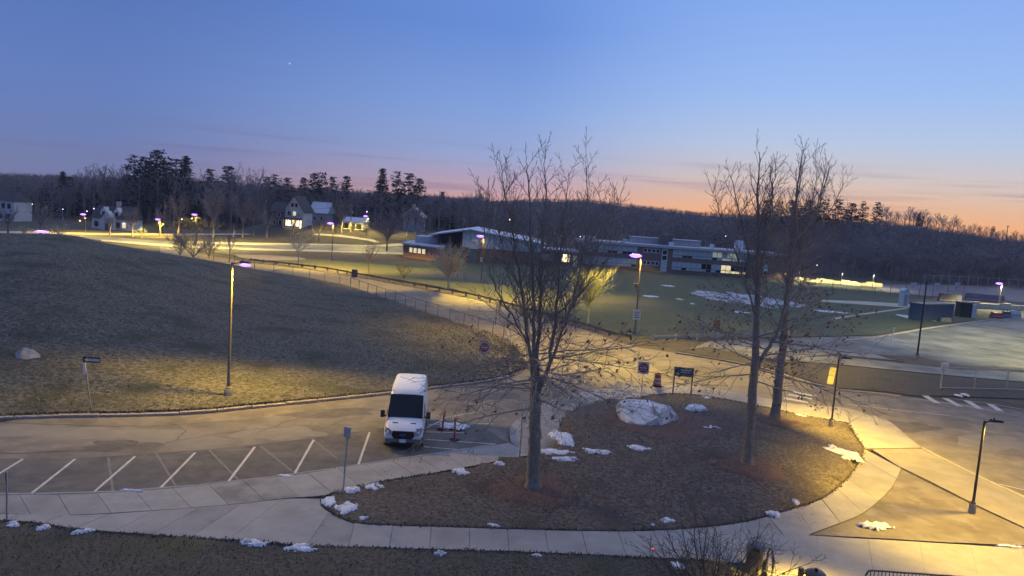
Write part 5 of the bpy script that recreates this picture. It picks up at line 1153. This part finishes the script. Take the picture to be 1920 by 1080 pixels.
pin_oak(b1, [(1000, 914), (1001, 850), (1003, 790), (1005, 735), (1008, 705)], [
    ([(1003, 745), (995, 680), (985, 600), (968, 480), (950, 380), (935, 300)], .17, .8), ([(1004, 735), (1000, 640), (1000, 540), (995, 420), (990, 330), (985, 272)], .16, -1.2), ([(1005, 720), (1012, 600), (1016, 480), (1022, 360), (1021, 255)], .17, .3),
    ([(1006, 745), (1028, 690), (1040, 610), (1048, 520), (1058, 400), (1068, 300)], .18, -1.0), ([(1029, 688), (1055, 620), (1078, 550), (1095, 470), (1100, 380), (1099, 268)], .12, 1.4), ([(1056, 612), (1090, 540), (1115, 480), (1140, 420), (1165, 350)], .08, .8), ([(987, 640), (960, 590), (925, 530), (908, 450), (916, 335)], .09, -.8), ([(1074, 560), (1122, 515), (1152, 460), (1172, 400)], .06, -1.2), ([(975, 540), (945, 470), (938, 400), (955, 320)], .07, 1.3)],
    'bare many stemmed oak in a mulch ring near the lawn tip', 11, 1.0, .33, leafy=260, z_first=3.7)
b2 = isl(1400, 870)
pin_oak(b2, [(1400, 870), (1408, 780), (1414, 700), (1418, 640), (1420, 560), (1422, 450), (1421, 370), (1424, 285)], [
    ([(1414, 695), (1438, 657), (1462, 610), (1478, 540), (1486, 450), (1500, 340), (1512, 250)], .20, 1.0), ([(1420, 560), (1402, 460), (1376, 350), (1366, 285)], .09, -1.0), ([(1485, 460), (1530, 400), (1553, 320), (1560, 272)], .09, .5), ([(1422, 520), (1440, 430), (1452, 330), (1455, 265)], .09, 1.2), ([(1419, 600), (1388, 500), (1352, 410), (1338, 310)], .09, -.6)],
    'bare oak with a forked trunk in the middle of the lawn', 23, 1.0, .28, leafy=140, z_first=4.4)
b3 = isl(1453, 787)
pin_oak(b3, [(1453, 787), (1462, 700), (1470, 620), (1479, 520), (1490, 400), (1500, 320), (1506, 280)], [
    ([(1477, 540), (1452, 440), (1445, 330), (1442, 262)], .12, -1.2), ([(1482, 500), (1524, 420), (1545, 330), (1549, 264)], .12, .8), ([(1476, 560), (1500, 460), (1528, 350), (1530, 255)], .10, -.6), ([(1487, 450), (1545, 410), (1580, 350), (1590, 300)], .08, .6), ([(1480, 520), (1550, 470), (1590, 410), (1600, 370)], .07, -1.0)],
    'bare oak holding rusty leaves near the white crossing bars', 37, 1.15, .31, leafy=800, z_first=4.2)

def round_tree(name, u, v, vt, width_px, label, seed, m, trunk_f=.25, stems=9, rad=.16, group=None, density=(2.2, 2.4), depth=2, ang=38, cat='tree', tip=.010, p=None):
    base = p or G(u, v); H = pole_h(u, v, vt); r = random.Random(seed); s = base.y/FPX; spread = width_px*s/2
    t = thing(name, base, label, cat, group=group); tr = MB(); cr = MB()
    zt = H*trunk_f
    tr.tube([(0, 0, -.15), (0, .02, zt*.5), (.03, 0, zt), (.05, .03, zt+H*.12)], [rad*1.25, rad, rad*.85, rad*.6], 8)
    for k in range(stems):
        a = 2*PI*k/stems+r.uniform(-.3, .3); f = r.random(); out = spread*(.35+.65*f); ri = (H-zt)*(1.0-.35*f*f)
        d = Vector((math.cos(a)*out, math.sin(a)*out, ri*.8)).normalized()
        shoot(cr, r, Vector((0, 0, zt*r.uniform(.85, 1.25))), d, math.hypot(out, ri)*.92, rad*.5, depth, .25, (5, 3, 3), .08, density, .45, R(ang), tip)
    tr.build('trunk', m if m != twig else bark, t, 40); cr.build('branches', m, t)
    return t
greenlit_twig = mat('greenlit_twig', (.26, .30, .18), (.36, .40, .25), 3, .9)  # twigs tinted green, standing in for greenish lamplight
round_tree('small_tree', 840, 541, 455, 96, 'small round bare tree glowing tan in lamplight before the gym', 51, lamplit_twig, .22, 22, .17, density=(2.4, 2.6), tip=.016)
round_tree('small_tree', 1101, 606, 486, 100, 'small bare tree lit pale green at the field corner', 52, greenlit_twig, .24, 22, .15, density=(2.4, 2.6), tip=.013)
round_tree('small_tree', 559, 499, 424, 64, 'small bare tree beside the pale asphalt pad', 53, lamplit_twig, .35, 9, .12, tip=.014)
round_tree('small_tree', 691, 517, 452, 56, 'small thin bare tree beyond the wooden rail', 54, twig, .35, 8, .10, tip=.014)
round_tree('shrub', 757, 524, 487, 44, 'reddish leafless shrub on the field edge', 55, mat('red_twig', (.11, .06, .055), (.16, .09, .08), 3, .9), .1, 9, .06, cat='shrub', tip=.014)
round_tree('small_tree', 430, 492, 435, 44, 'thin young bare tree at the end of the fence', 57, twig, .35, 7, .09, tip=.014)
for i, (u, v, vt, w) in enumerate(((362, 486, 424, 84), (338, 480, 430, 60), (392, 484, 436, 50))):
    round_tree('thicket_shrub', u, v, vt, w, 'dark tangled leafless shrub, the %s of the thicket behind the mound' % ('biggest', 'one nearest the pines', 'one nearest the fence end')[i], 60+i, far_twig, .06, 15, .09, 'thicket behind the mound', (2.2, 2.4), 2, 42, 'shrub', .018, p=D(u, v, 112+i*2) if False else None)
round_tree('shrub', 110, 447, 418, 60, 'orange lit leafless hedge shrub behind the mound crest', 70, lamplit_twig, .08, 14, .05, cat='shrub', tip=.02)
round_tree('shrub', 45, 442, 420, 26, 'yellow lit bush below the far utility pole', 71, lamplit_twig, .08, 12, .05, cat='shrub', tip=.02)
round_tree('shrub', 266, 447, 424, 26, 'small lit bush by the far street', 72, greenlit_twig, .1, 10, .05, cat='shrub', tip=.02)
for i, (u, v, vt, w) in enumerate(((500, 445, 390, 60), (598, 452, 395, 56), (640, 437, 372, 60), (475, 442, 372, 66), (300, 440, 382, 40), (248, 444, 385, 44), (400, 446, 350, 90), (455, 446, 356, 80), (335, 442, 360, 60), (15, 440, 380, 50), (76, 442, 372, 60), (206, 442, 396, 36), (549, 441, 394, 40))):
    round_tree('bare_tree', u, v, vt, w, 'dusky bare tree standing %s' % ('before the porch house', 'beside the grey half hidden house', 'before the long white garage', 'between the thicket and the porch house', 'beside the pines and short lamp', 'at the end of the white cape', 'tall over the far lot by the thicket', 'tall over the far lot nearer the porch house', 'between the pines and the thicket', 'before the white two storey house', 'between the two storey house and the slate house', 'before the white dormered cape', 'right before the porch house gable')[i], 80+i, far_twig, .3, 11, .20, 'bare trees before the far houses', (1.3, 1.5), 2, 38, tip=.022)
round_tree('dark_tree', 725, 472, 396, 84, 'dense dark tree with a clear trunk beside the far lot', 95, far_twig, .28, 20, .22, None, (2.0, 2.2), 2, 42, tip=.022)
for i, (u, v, vt, w) in enumerate(((762, 443, 384, 50), (792, 446, 392, 46), (778, 440, 372, 60))):
    round_tree('bare_tree', u, v, vt, w, 'bare tree screening the pale grey chimney house', 130+i, far_twig, .3, 12, .16, 'trees before the chimney house', (1.5, 1.7), 2, 38, tip=.022)
for i, (u, v, vt, w) in enumerate(((640, 434, 418, 22), (662, 435, 420, 24), (684, 436, 420, 20), (601, 432, 414, 26))):
    round_tree('shrub', u, v, vt, w, 'dark shrub hiding the foot of the long white garage', 140+i, mat('dark_shrub', (.03, .032, .028), (.05, .05, .045), 2, .9), .08, 16, .05, 'shrubs at the garage', (2.2, 2.4), 2, 42, 'shrub', .03)
# foreground shrub, its foot below the picture
pq = D(1330, 1150, 22.0); pq.z = .13
def near_shrub():
    r = random.Random(91); t = thing('bare_shrub', pq, 'bare spreading shrub with lamplit twigs at the bottom edge', 'shrub'); cr = MB(); tr = MB(); tips = []
    for k in range(26):
        a = 2*PI*k/26+r.uniform(-.2, .2); f = r.uniform(.3, 1); d = Vector((math.cos(a)*f*1.15, math.sin(a)*f*.9, 1.0)).normalized()
        if d.x < -.2: d = Vector((d.x*1.25, d.y, d.z)).normalized()
        shoot(cr, r, Vector((math.cos(a)*.15, math.sin(a)*.15, .2)), d, r.uniform(2.9, 4.1)*(1.15-.25*d.z), .034, 3, .08, (5, 4, 3, 3), .12, (2.6, 3.0, 3.0), .46, R(46), .0055)
    tr.tube([(0, 0, -.1), (0, 0, .25)], [.2, .16], 9); tr.build('stem', bark, t); cr.build('branches', mat('shrub_twig', (.10, .075, .055), (.17, .13, .095), 3, .9), t)
near_shrub()

# ---------------------------------------------------------------- background trees (shared meshes)
def far_bare(seed, H=14.0, tip=.03, dens=(.75, 1.0)):
    r = random.Random(seed); mb = MB()
    mb.tube([(0, 0, -1), (r.gauss(0, .1), 0, H*.3), (r.gauss(0, .2), 0, H*.55), (0, 0, H*.8)], [.26, .2, .14, .05], 5, False)
    for k in range(16):
        f = .25+.55*k/16; a = k*2.4+r.random(); pitch = R(35+35*f+r.gauss(0, 8)); d = Vector((math.cos(a)*math.cos(pitch), math.sin(a)*math.cos(pitch), math.sin(pitch)))
        shoot(mb, r, Vector((0, 0, H*f)), d, H*(.48-.28*f)*r.uniform(.8, 1.2), .08, 2, .2, (3, 3, 3), .1, dens, .5, R(38), tip)
    return mb.mesh('bare_tree_mesh', far_twig)
def pine(seed, H=20.0, kind='white'):
    r = random.Random(seed); tr = MB(); cr = MB()
    tr.tube([(0, 0, -1), (0, 0, H*.5), (0, 0, H)], [.34, .22, .03], 6, False)
    z = H*(.28 if kind == 'white' else .10)
    while z < H*.985:
        f = z/H; n = r.choice((3, 4, 5)); a0 = r.random()*6.28
        for k in range(n):
            if kind == 'white' and r.random() < .22: continue
            a = a0+2*PI*k/n+r.gauss(0, .2)
            Lb = (H*.22*(1-f)**.55*r.uniform(.55, 1.25)+.5) if kind == 'white' else (H*.20*(1-f)**.9*r.uniform(.8, 1.15)+.25)
            pitch = R(r.gauss(12, 8) if kind == 'white' else -12+20*f)
            d = Vector((math.cos(a)*math.cos(pitch), math.sin(a)*math.cos(pitch), math.sin(pitch)))
            e = Vector((0, 0, z))+d*Lb; tr.tube([Vector((0, 0, z)), e], [.06, .02], 3, False)
            for j in range(int(12+Lb*6)):          # needle sprays along the outer part of the limb
                q = Vector((0, 0, z))+d*Lb*(r.uniform(.3, 1.05)); s = r.uniform(.4, .95)*(1.1-f*.4)
                q += Vector((r.gauss(0, .35), r.gauss(0, .35), r.gauss(.1, .18)))
                v1 = Vector((r.gauss(0, 1), r.gauss(0, 1), r.gauss(.25, .3))).normalized()*s; v2 = Vector((r.gauss(0, 1), r.gauss(0, 1), r.gauss(.1, .35))).normalized()*s*.45
                cr.add([q-v1*.5, q+v2, q+v1, q-v2], [(0, 1, 2, 3)])
        z += r.uniform(.5, 1.0)*(1.15 if kind == 'white' else .8)*H/20
    return tr.mesh('pine_trunk', bark), cr.mesh('pine_crown', needle)
PINES = [pine(s, 20, k) for s, k in ((1, 'white'), (2, 'white'), (3, 'white'), (4, 'spruce'), (5, 'spruce'))]
BARES = [far_bare(s) for s in (1, 2, 3, 4, 5, 6)]+[far_bare(s, 14.0, .06, (.9, 1.2)) for s in (11, 12, 13, 14)]
def put_pine(u, vt, Y, var, label, group, wide=1.0):
    x = D(u, vt, Y).x; g = ground_z(x, Y); H = D(u, vt, Y).z-g; s = H/20.0
    t = thing('pine_tree', (x, Y, g), label, 'pine', rng.uniform(0, 6.28), group)
    for n, me in zip(('trunk', 'crown'), PINES[var]): o = link(n, me, t); o.scale = (s*wide, s*wide, s)
def put_bare(u, vt, Y, var, label, group, wide=1.0):
    x = D(u, vt, Y).x; g = ground_z(x, Y); H = D(u, vt, Y).z-g; s = H/13.2
    o = link('bare_tree', BARES[var]); o.location = (x, Y, g); o.rotation_euler = (0, 0, rng.uniform(0, 6.28)); o.scale = (s*wide, s*wide, s); tag(o, label, 'tree', group)
ZONES = [(75, 'behind the white two storey house'), (150, 'behind the grey slate house'), (250, 'behind the white dormered cape'), (350, 'beside the tallest pine clump'), (480, 'behind the dark thicket'), (575, 'behind the lit porch house'), (640, 'behind the grey half hidden house'), (740, 'behind the long white garage'), (810, 'behind the pale grey chimney house'), (2000, 'behind the gym')]
def zone(u): return next(z for lim, z in ZONES if u < lim)
gl, gp = 'bare trees of the wood behind the houses', 'dark pines of the wood behind the houses'
for u, vt, Y, k in ((118, 322, 262, 3), (252, 289, 258, 0), (273, 292, 262, 1), (295, 279, 255, 2), (310, 292, 262, 0), (330, 296, 260, 1), (349, 293, 256, 3), (395, 315, 262, 1), (430, 310, 264, 2), (517, 326, 260, 0), (540, 332, 262, 1), (590, 323, 262, 2), (605, 322, 258, 0), (625, 330, 262, 1), (650, 329, 256, 2), (718, 316, 258, 4), (745, 320, 256, 0), (768, 323, 260, 1), (787, 333, 262, 2), (500, 330, 268, 1), (570, 332, 266, 2), (830, 360, 266, 3), (875, 372, 268, 4), (130, 330, 258, 1), (283, 300, 250, 2), (262, 315, 248, 1), (320, 305, 250, 0)):
    put_pine(u, vt, Y, k, 'tall dark %s rising from the wood %s' % (('pine', 'pine', 'pine', 'pointed spruce', 'pointed spruce')[k], zone(u)), gp+' '+zone(u), rng.uniform(.9, 1.25))
for k in range(34):
    u = -40+k*27+rng.uniform(-9, 9); put_pine(u, np.interp(u, [0, 250, 600, 900], [352, 330, 352, 376])+rng.uniform(-4, 14), 262+rng.uniform(-8, 12), rng.randrange(5), 'dark evergreen sunk in the wood %s' % zone(u), 'evergreens '+zone(u), rng.uniform(1.1, 1.5))
u = -60
while u < 920:
    for row in range(2):
        Y = 250+row*16+rng.uniform(-6, 6)
        env = np.interp(u, [-60, 0, 60, 120, 180, 230, 300, 380, 470, 520, 560, 640, 700, 800, 850, 900, 920], [330, 332, 330, 338, 306, 305, 320, 320, 306, 335, 345, 340, 350, 345, 360, 345, 362])
        put_bare(u+rng.uniform(-6, 6), env+rng.uniform(0, 22)+row*4, Y, rng.randrange(6), 'grey bare tree of the %s row of the wood %s' % (('front', 'back')[row], zone(u)), gl+' '+zone(u)+(' front', ' back')[row], rng.uniform(.9, 1.3))
    u += 17
gr, gq = 'bare trees standing up along the sunset ridge', 'pines on the sunset ridge'
for u, vt, Y, k in ((1620, 376, 300, 0), (1647, 378, 306, 1), (1600, 380, 296, 2), (1575, 372, 290, 1), (1548, 372, 286, 0), (1520, 374, 285, 2), (1490, 374, 285, 1), (1462, 376, 285, 0), (1440, 374, 288, 2), (1725, 398, 335, 3), (1731, 404, 330, 0), (1863, 424, 335, 1), (1505, 384, 280, 1), (1535, 384, 282, 2), (1590, 392, 285, 0)):
    put_pine(u, vt, Y, k, 'dark pine standing on the sunset ridge %s' % ('above the school end wall' if u < 1560 else 'above the court fence' if u < 1700 else 'beyond the blue container' if u < 1800 else 'next to the thin mast'), gq, rng.uniform(.9, 1.3))
u = 1655
while u < 1990:
    env = np.interp(u, [1650, 1690, 1760, 1830, 1860, 1920, 2000], [388, 394, 404, 424, 430, 440, 450])
    put_bare(u+rng.uniform(-4, 4), env+rng.uniform(-8, 6), 338+rng.uniform(-10, 12), 6+rng.randrange(4), 'bare tree silhouetted on the sunset ridge %s' % ('above the portable shed' if u < 1730 else 'above the blue container' if u < 1800 else 'above the court lamp' if u < 1880 else 'beyond the thin mast'), gr, rng.uniform(.9, 1.4)); u += 8.5
p = D(1887, 445, 338); g = ground_z(p.x, 338); t = thing('radio_mast', (p.x, 338, g), 'thin mast on the sunset ridge', 'mast'); MB().lathe([(.25, 0), (.12, D(1887, 422, 338).z-g)], 6).build('pole', dark_metal, t); MB().box(-.6, .6, -.05, .05, D(1887, 425, 338).z-g, D(1887, 424, 338).z-g).build('crossarm', dark_metal, t)

# the wooded slopes that read as one mass
def far_mass():
    r = np.random.default_rng(5)
    tmpl = []
    for s in range(4):
        rr = random.Random(200+s); V = []; F = []
        def sliver(a, b, w):
            d = (b-a); n = d.cross(Vector((rr.gauss(0, 1), rr.gauss(0, 1), rr.gauss(0, .3)))).normalized()*w; k = len(V); V.extend([a-n, a+n, b+n*.3, b-n*.3]); F.append((k, k+1, k+2, k+3))
        sliver(Vector((0, 0, -1)), Vector((0, 0, 9)), .16)
        for k in range(15):
            z = rr.uniform(2.5, 8.5); a = rr.uniform(0, 6.28); p = R(rr.uniform(25, 70)); L = rr.uniform(1.6, 3.6); b = Vector((0, 0, z)); e = b+Vector((math.cos(a)*math.cos(p), math.sin(a)*math.cos(p), math.sin(p)))*L; sliver(b, e, .07)
            for j in range(6):
                f = rr.uniform(.35, 1); q = b+(e-b)*f; h = q+Vector((rr.gauss(0, .8), rr.gauss(0, .8), rr.uniform(.1, 1.3))); sliver(q, h, .045)
        tmpl.append((np.array([tuple(v) for v in V]), np.array(F)))
    VV = []; FF = []; base = 0; n = 0
    for i in range(5600):
        if i < 1900: u = r.uniform(1380, 2150); t = r.uniform(.0, 1)
        elif i < 3400: u = r.uniform(800, 1480); t = r.uniform(.05, 1)
        else: u = r.uniform(-150, 950); t = r.uniform(.02, .8)
        az = math.atan2(ray(u, 480).x, ray(u, 480).y); r0 = np.interp(az, _raz, _r0); ry = np.interp(az, _raz, _ry); y = r0+(ry-r0)*t; x = y*math.tan(az); g = ground_z(x, y)
        s = r.uniform(.75, 1.15)*(1.0 if u > 1380 else 1.15)
        if t > .78: s *= (.34 if 860 < u < 1420 else .5)
        if 900 < u < 1400 and t < .8: s *= r.uniform(.9, 1.25)
        rzz = np.interp(az, _raz, _rz); lim = CAM_H+(rzz+(1.6 if u > 1500 else 2.6 if u > 900 else 7.0)-CAM_H)*y/ry-g
        s = min(s, lim/10.5)
        if s < .3: s = r.uniform(.22, .34)
        a = r.uniform(0, 6.28); c, sn = math.cos(a), math.sin(a); V, F = tmpl[i % 4]
        P = np.empty_like(V); P[:, 0] = (V[:, 0]*c-V[:, 1]*sn)*s*1.2+x; P[:, 1] = (V[:, 0]*sn+V[:, 1]*c)*s*1.2+y; P[:, 2] = V[:, 2]*s+g
        VV.append(P); FF.append(F+base); base += len(V)
    VV = np.concatenate(VV); FF = np.concatenate(FF)
    me = bpy.data.meshes.new('far_wood'); me.vertices.add(len(VV)); me.vertices.foreach_set('co', VV.astype(np.float32).ravel())
    me.loops.add(len(FF)*4); me.loops.foreach_set('vertex_index', FF.astype(np.int32).ravel()); me.polygons.add(len(FF)); me.polygons.foreach_set('loop_start', np.arange(0, len(FF)*4, 4, dtype=np.int32)); me.update(calc_edges=True)
    me.materials.append(far_twig); tag(link('far_wood', me), 'dense leafless wood covering the far slopes', kind='stuff')
far_mass()

# dead grass tufts and fallen leaves
def tufts():
    r = random.Random(17); mb = MB()
    def tuft(x, y, z, s):
        for k in range(2):
            a = r.uniform(0, 6.28); w = s*.5; c, sn = math.cos(a)*w, math.sin(a)*w; lx, ly = r.gauss(0, s*.5), r.gauss(0, s*.5)
            mb.add([(x-c, y-sn, z-.02), (x+c, y+sn, z-.02), (x+lx, y+ly, z+s)], [(0, 1, 2)])
    n = len(MARR)
    for _ in range(30000):
        i = r.randrange(n); x, y, z = MARR[i]
        if y > 100 or x < -46: continue
        dx, dy = r.gauss(0, .5), r.gauss(0, .5); tuft(x+dx*.6, y+dy*.6, z, r.uniform(.04, .10))
    o = mb.build('grass', mat('grass_dry', (.16, .138, .10), (.26, .225, .16), 1.2, .95)); tag(o, 'dry grass tufts over the mound', kind='stuff')
    mb = MB()
    for poly, zf, cnt in ((ISLAND, island_z, 9000), (LAWN2, lambda x, y: .16, 9000)):
        P = [G(u, v, .15) for u, v in poly]; xs = [p.x for p in P]; ys = [p.y for p in P]
        def inside(x, y):
            c = False; j = len(P)-1
            for i in range(len(P)):
                if (P[i].y > y) != (P[j].y > y) and x < (P[j].x-P[i].x)*(y-P[i].y)/(P[j].y-P[i].y)+P[i].x: c = not c
                j = i
            return c
        k = 0
        while k < cnt:
            x, y = r.uniform(max(min(xs), -26), min(max(xs), 26)), r.uniform(max(min(ys), 19), max(ys))
            k += 1
            if inside(x, y): tuft(x, y, zf(x, y)+.02, r.uniform(.02, .05))
    # ragged turf creeping over the kerbs and path edges
    for line_, step, zf in ((ISLAND+ISLAND[:1], .05, island_z), (LAWN2[:14], .05, lambda x, y: .16)):
        for p in resample([G(u, v, .15) for u, v in line_], step):
            if abs(p.x) < 28:
                for _k in range(2): x, y = p.x+r.gauss(0, .07), p.y+r.gauss(0, .07); tuft(x, y, .15, r.uniform(.03, .09))
    for p in resample([G(u, v, .15) for u, v in CURB], .05):
        for _k in range(2): tuft(p.x+r.gauss(0, .1), p.y+.22+r.gauss(0, .08), .15, r.uniform(.04, .14))
    o = mb.build('grass', mat('grass_dry2', (.125, .102, .076), (.20, .168, .125), 1.6, .95)); tag(o, 'short dead grass blades over the lawns', kind='stuff')
    mb = MB()
    for _ in range(2600):
        m = r.random()
        if m < .35: u, v = r.gauss(1090, 60), r.gauss(790, 30)
        elif m < .7: u, v = r.uniform(700, 1560), r.uniform(790, 985)
        elif m < .85: u, v = r.uniform(1500, 1900), r.uniform(705, 742)
        else: u, v = r.uniform(880, 1250), r.uniform(690, 760)
        p = isl(u, v) if 745 < v < 985 else G(u, v, .16 if v > 740 else .03); s = r.uniform(.03, .08); a = r.uniform(0, 6.28); c, sn = math.cos(a)*s, math.sin(a)*s
        mb.add([(p.x-c, p.y-sn, p.z+.05), (p.x+sn*.6, p.y-c*.6, p.z+.06), (p.x+c, p.y+sn, p.z+.055), (p.x-sn*.6, p.y+c*.6, p.z+.075)], [(0, 1, 2, 3)])
    o = mb.build('fallen_leaves', mat('litter', (.20, .11, .07), (.30, .19, .12), 4, .9)); tag(o, 'fallen brown leaves scattered over lawn and path', kind='stuff')
tufts()

# ------------------------------------------------------------------ evening air
def haze():
    m = bpy.data.materials.new('haze'); m.use_nodes = True; N = m.node_tree.nodes; N.clear()
    out = N.new('ShaderNodeOutputMaterial'); v = N.new('ShaderNodeVolumePrincipled'); v.inputs['Color'].default_value = (.88, .86, .90, 1); v.inputs['Density'].default_value = .00022; v.inputs['Anisotropy'].default_value = .2
    m.node_tree.links.new(v.outputs[0], out.inputs['Volume'])
    o = MB().box(-940, 940, -150, 1140, -3.0, 64).build('haze', m); tag(o, 'thin evening haze over the whole place', kind='stuff')
haze()
SC.cycles.volume_bounces = 0; SC.cycles.volume_max_steps = 64; SC.cycles.volume_step_rate = 8
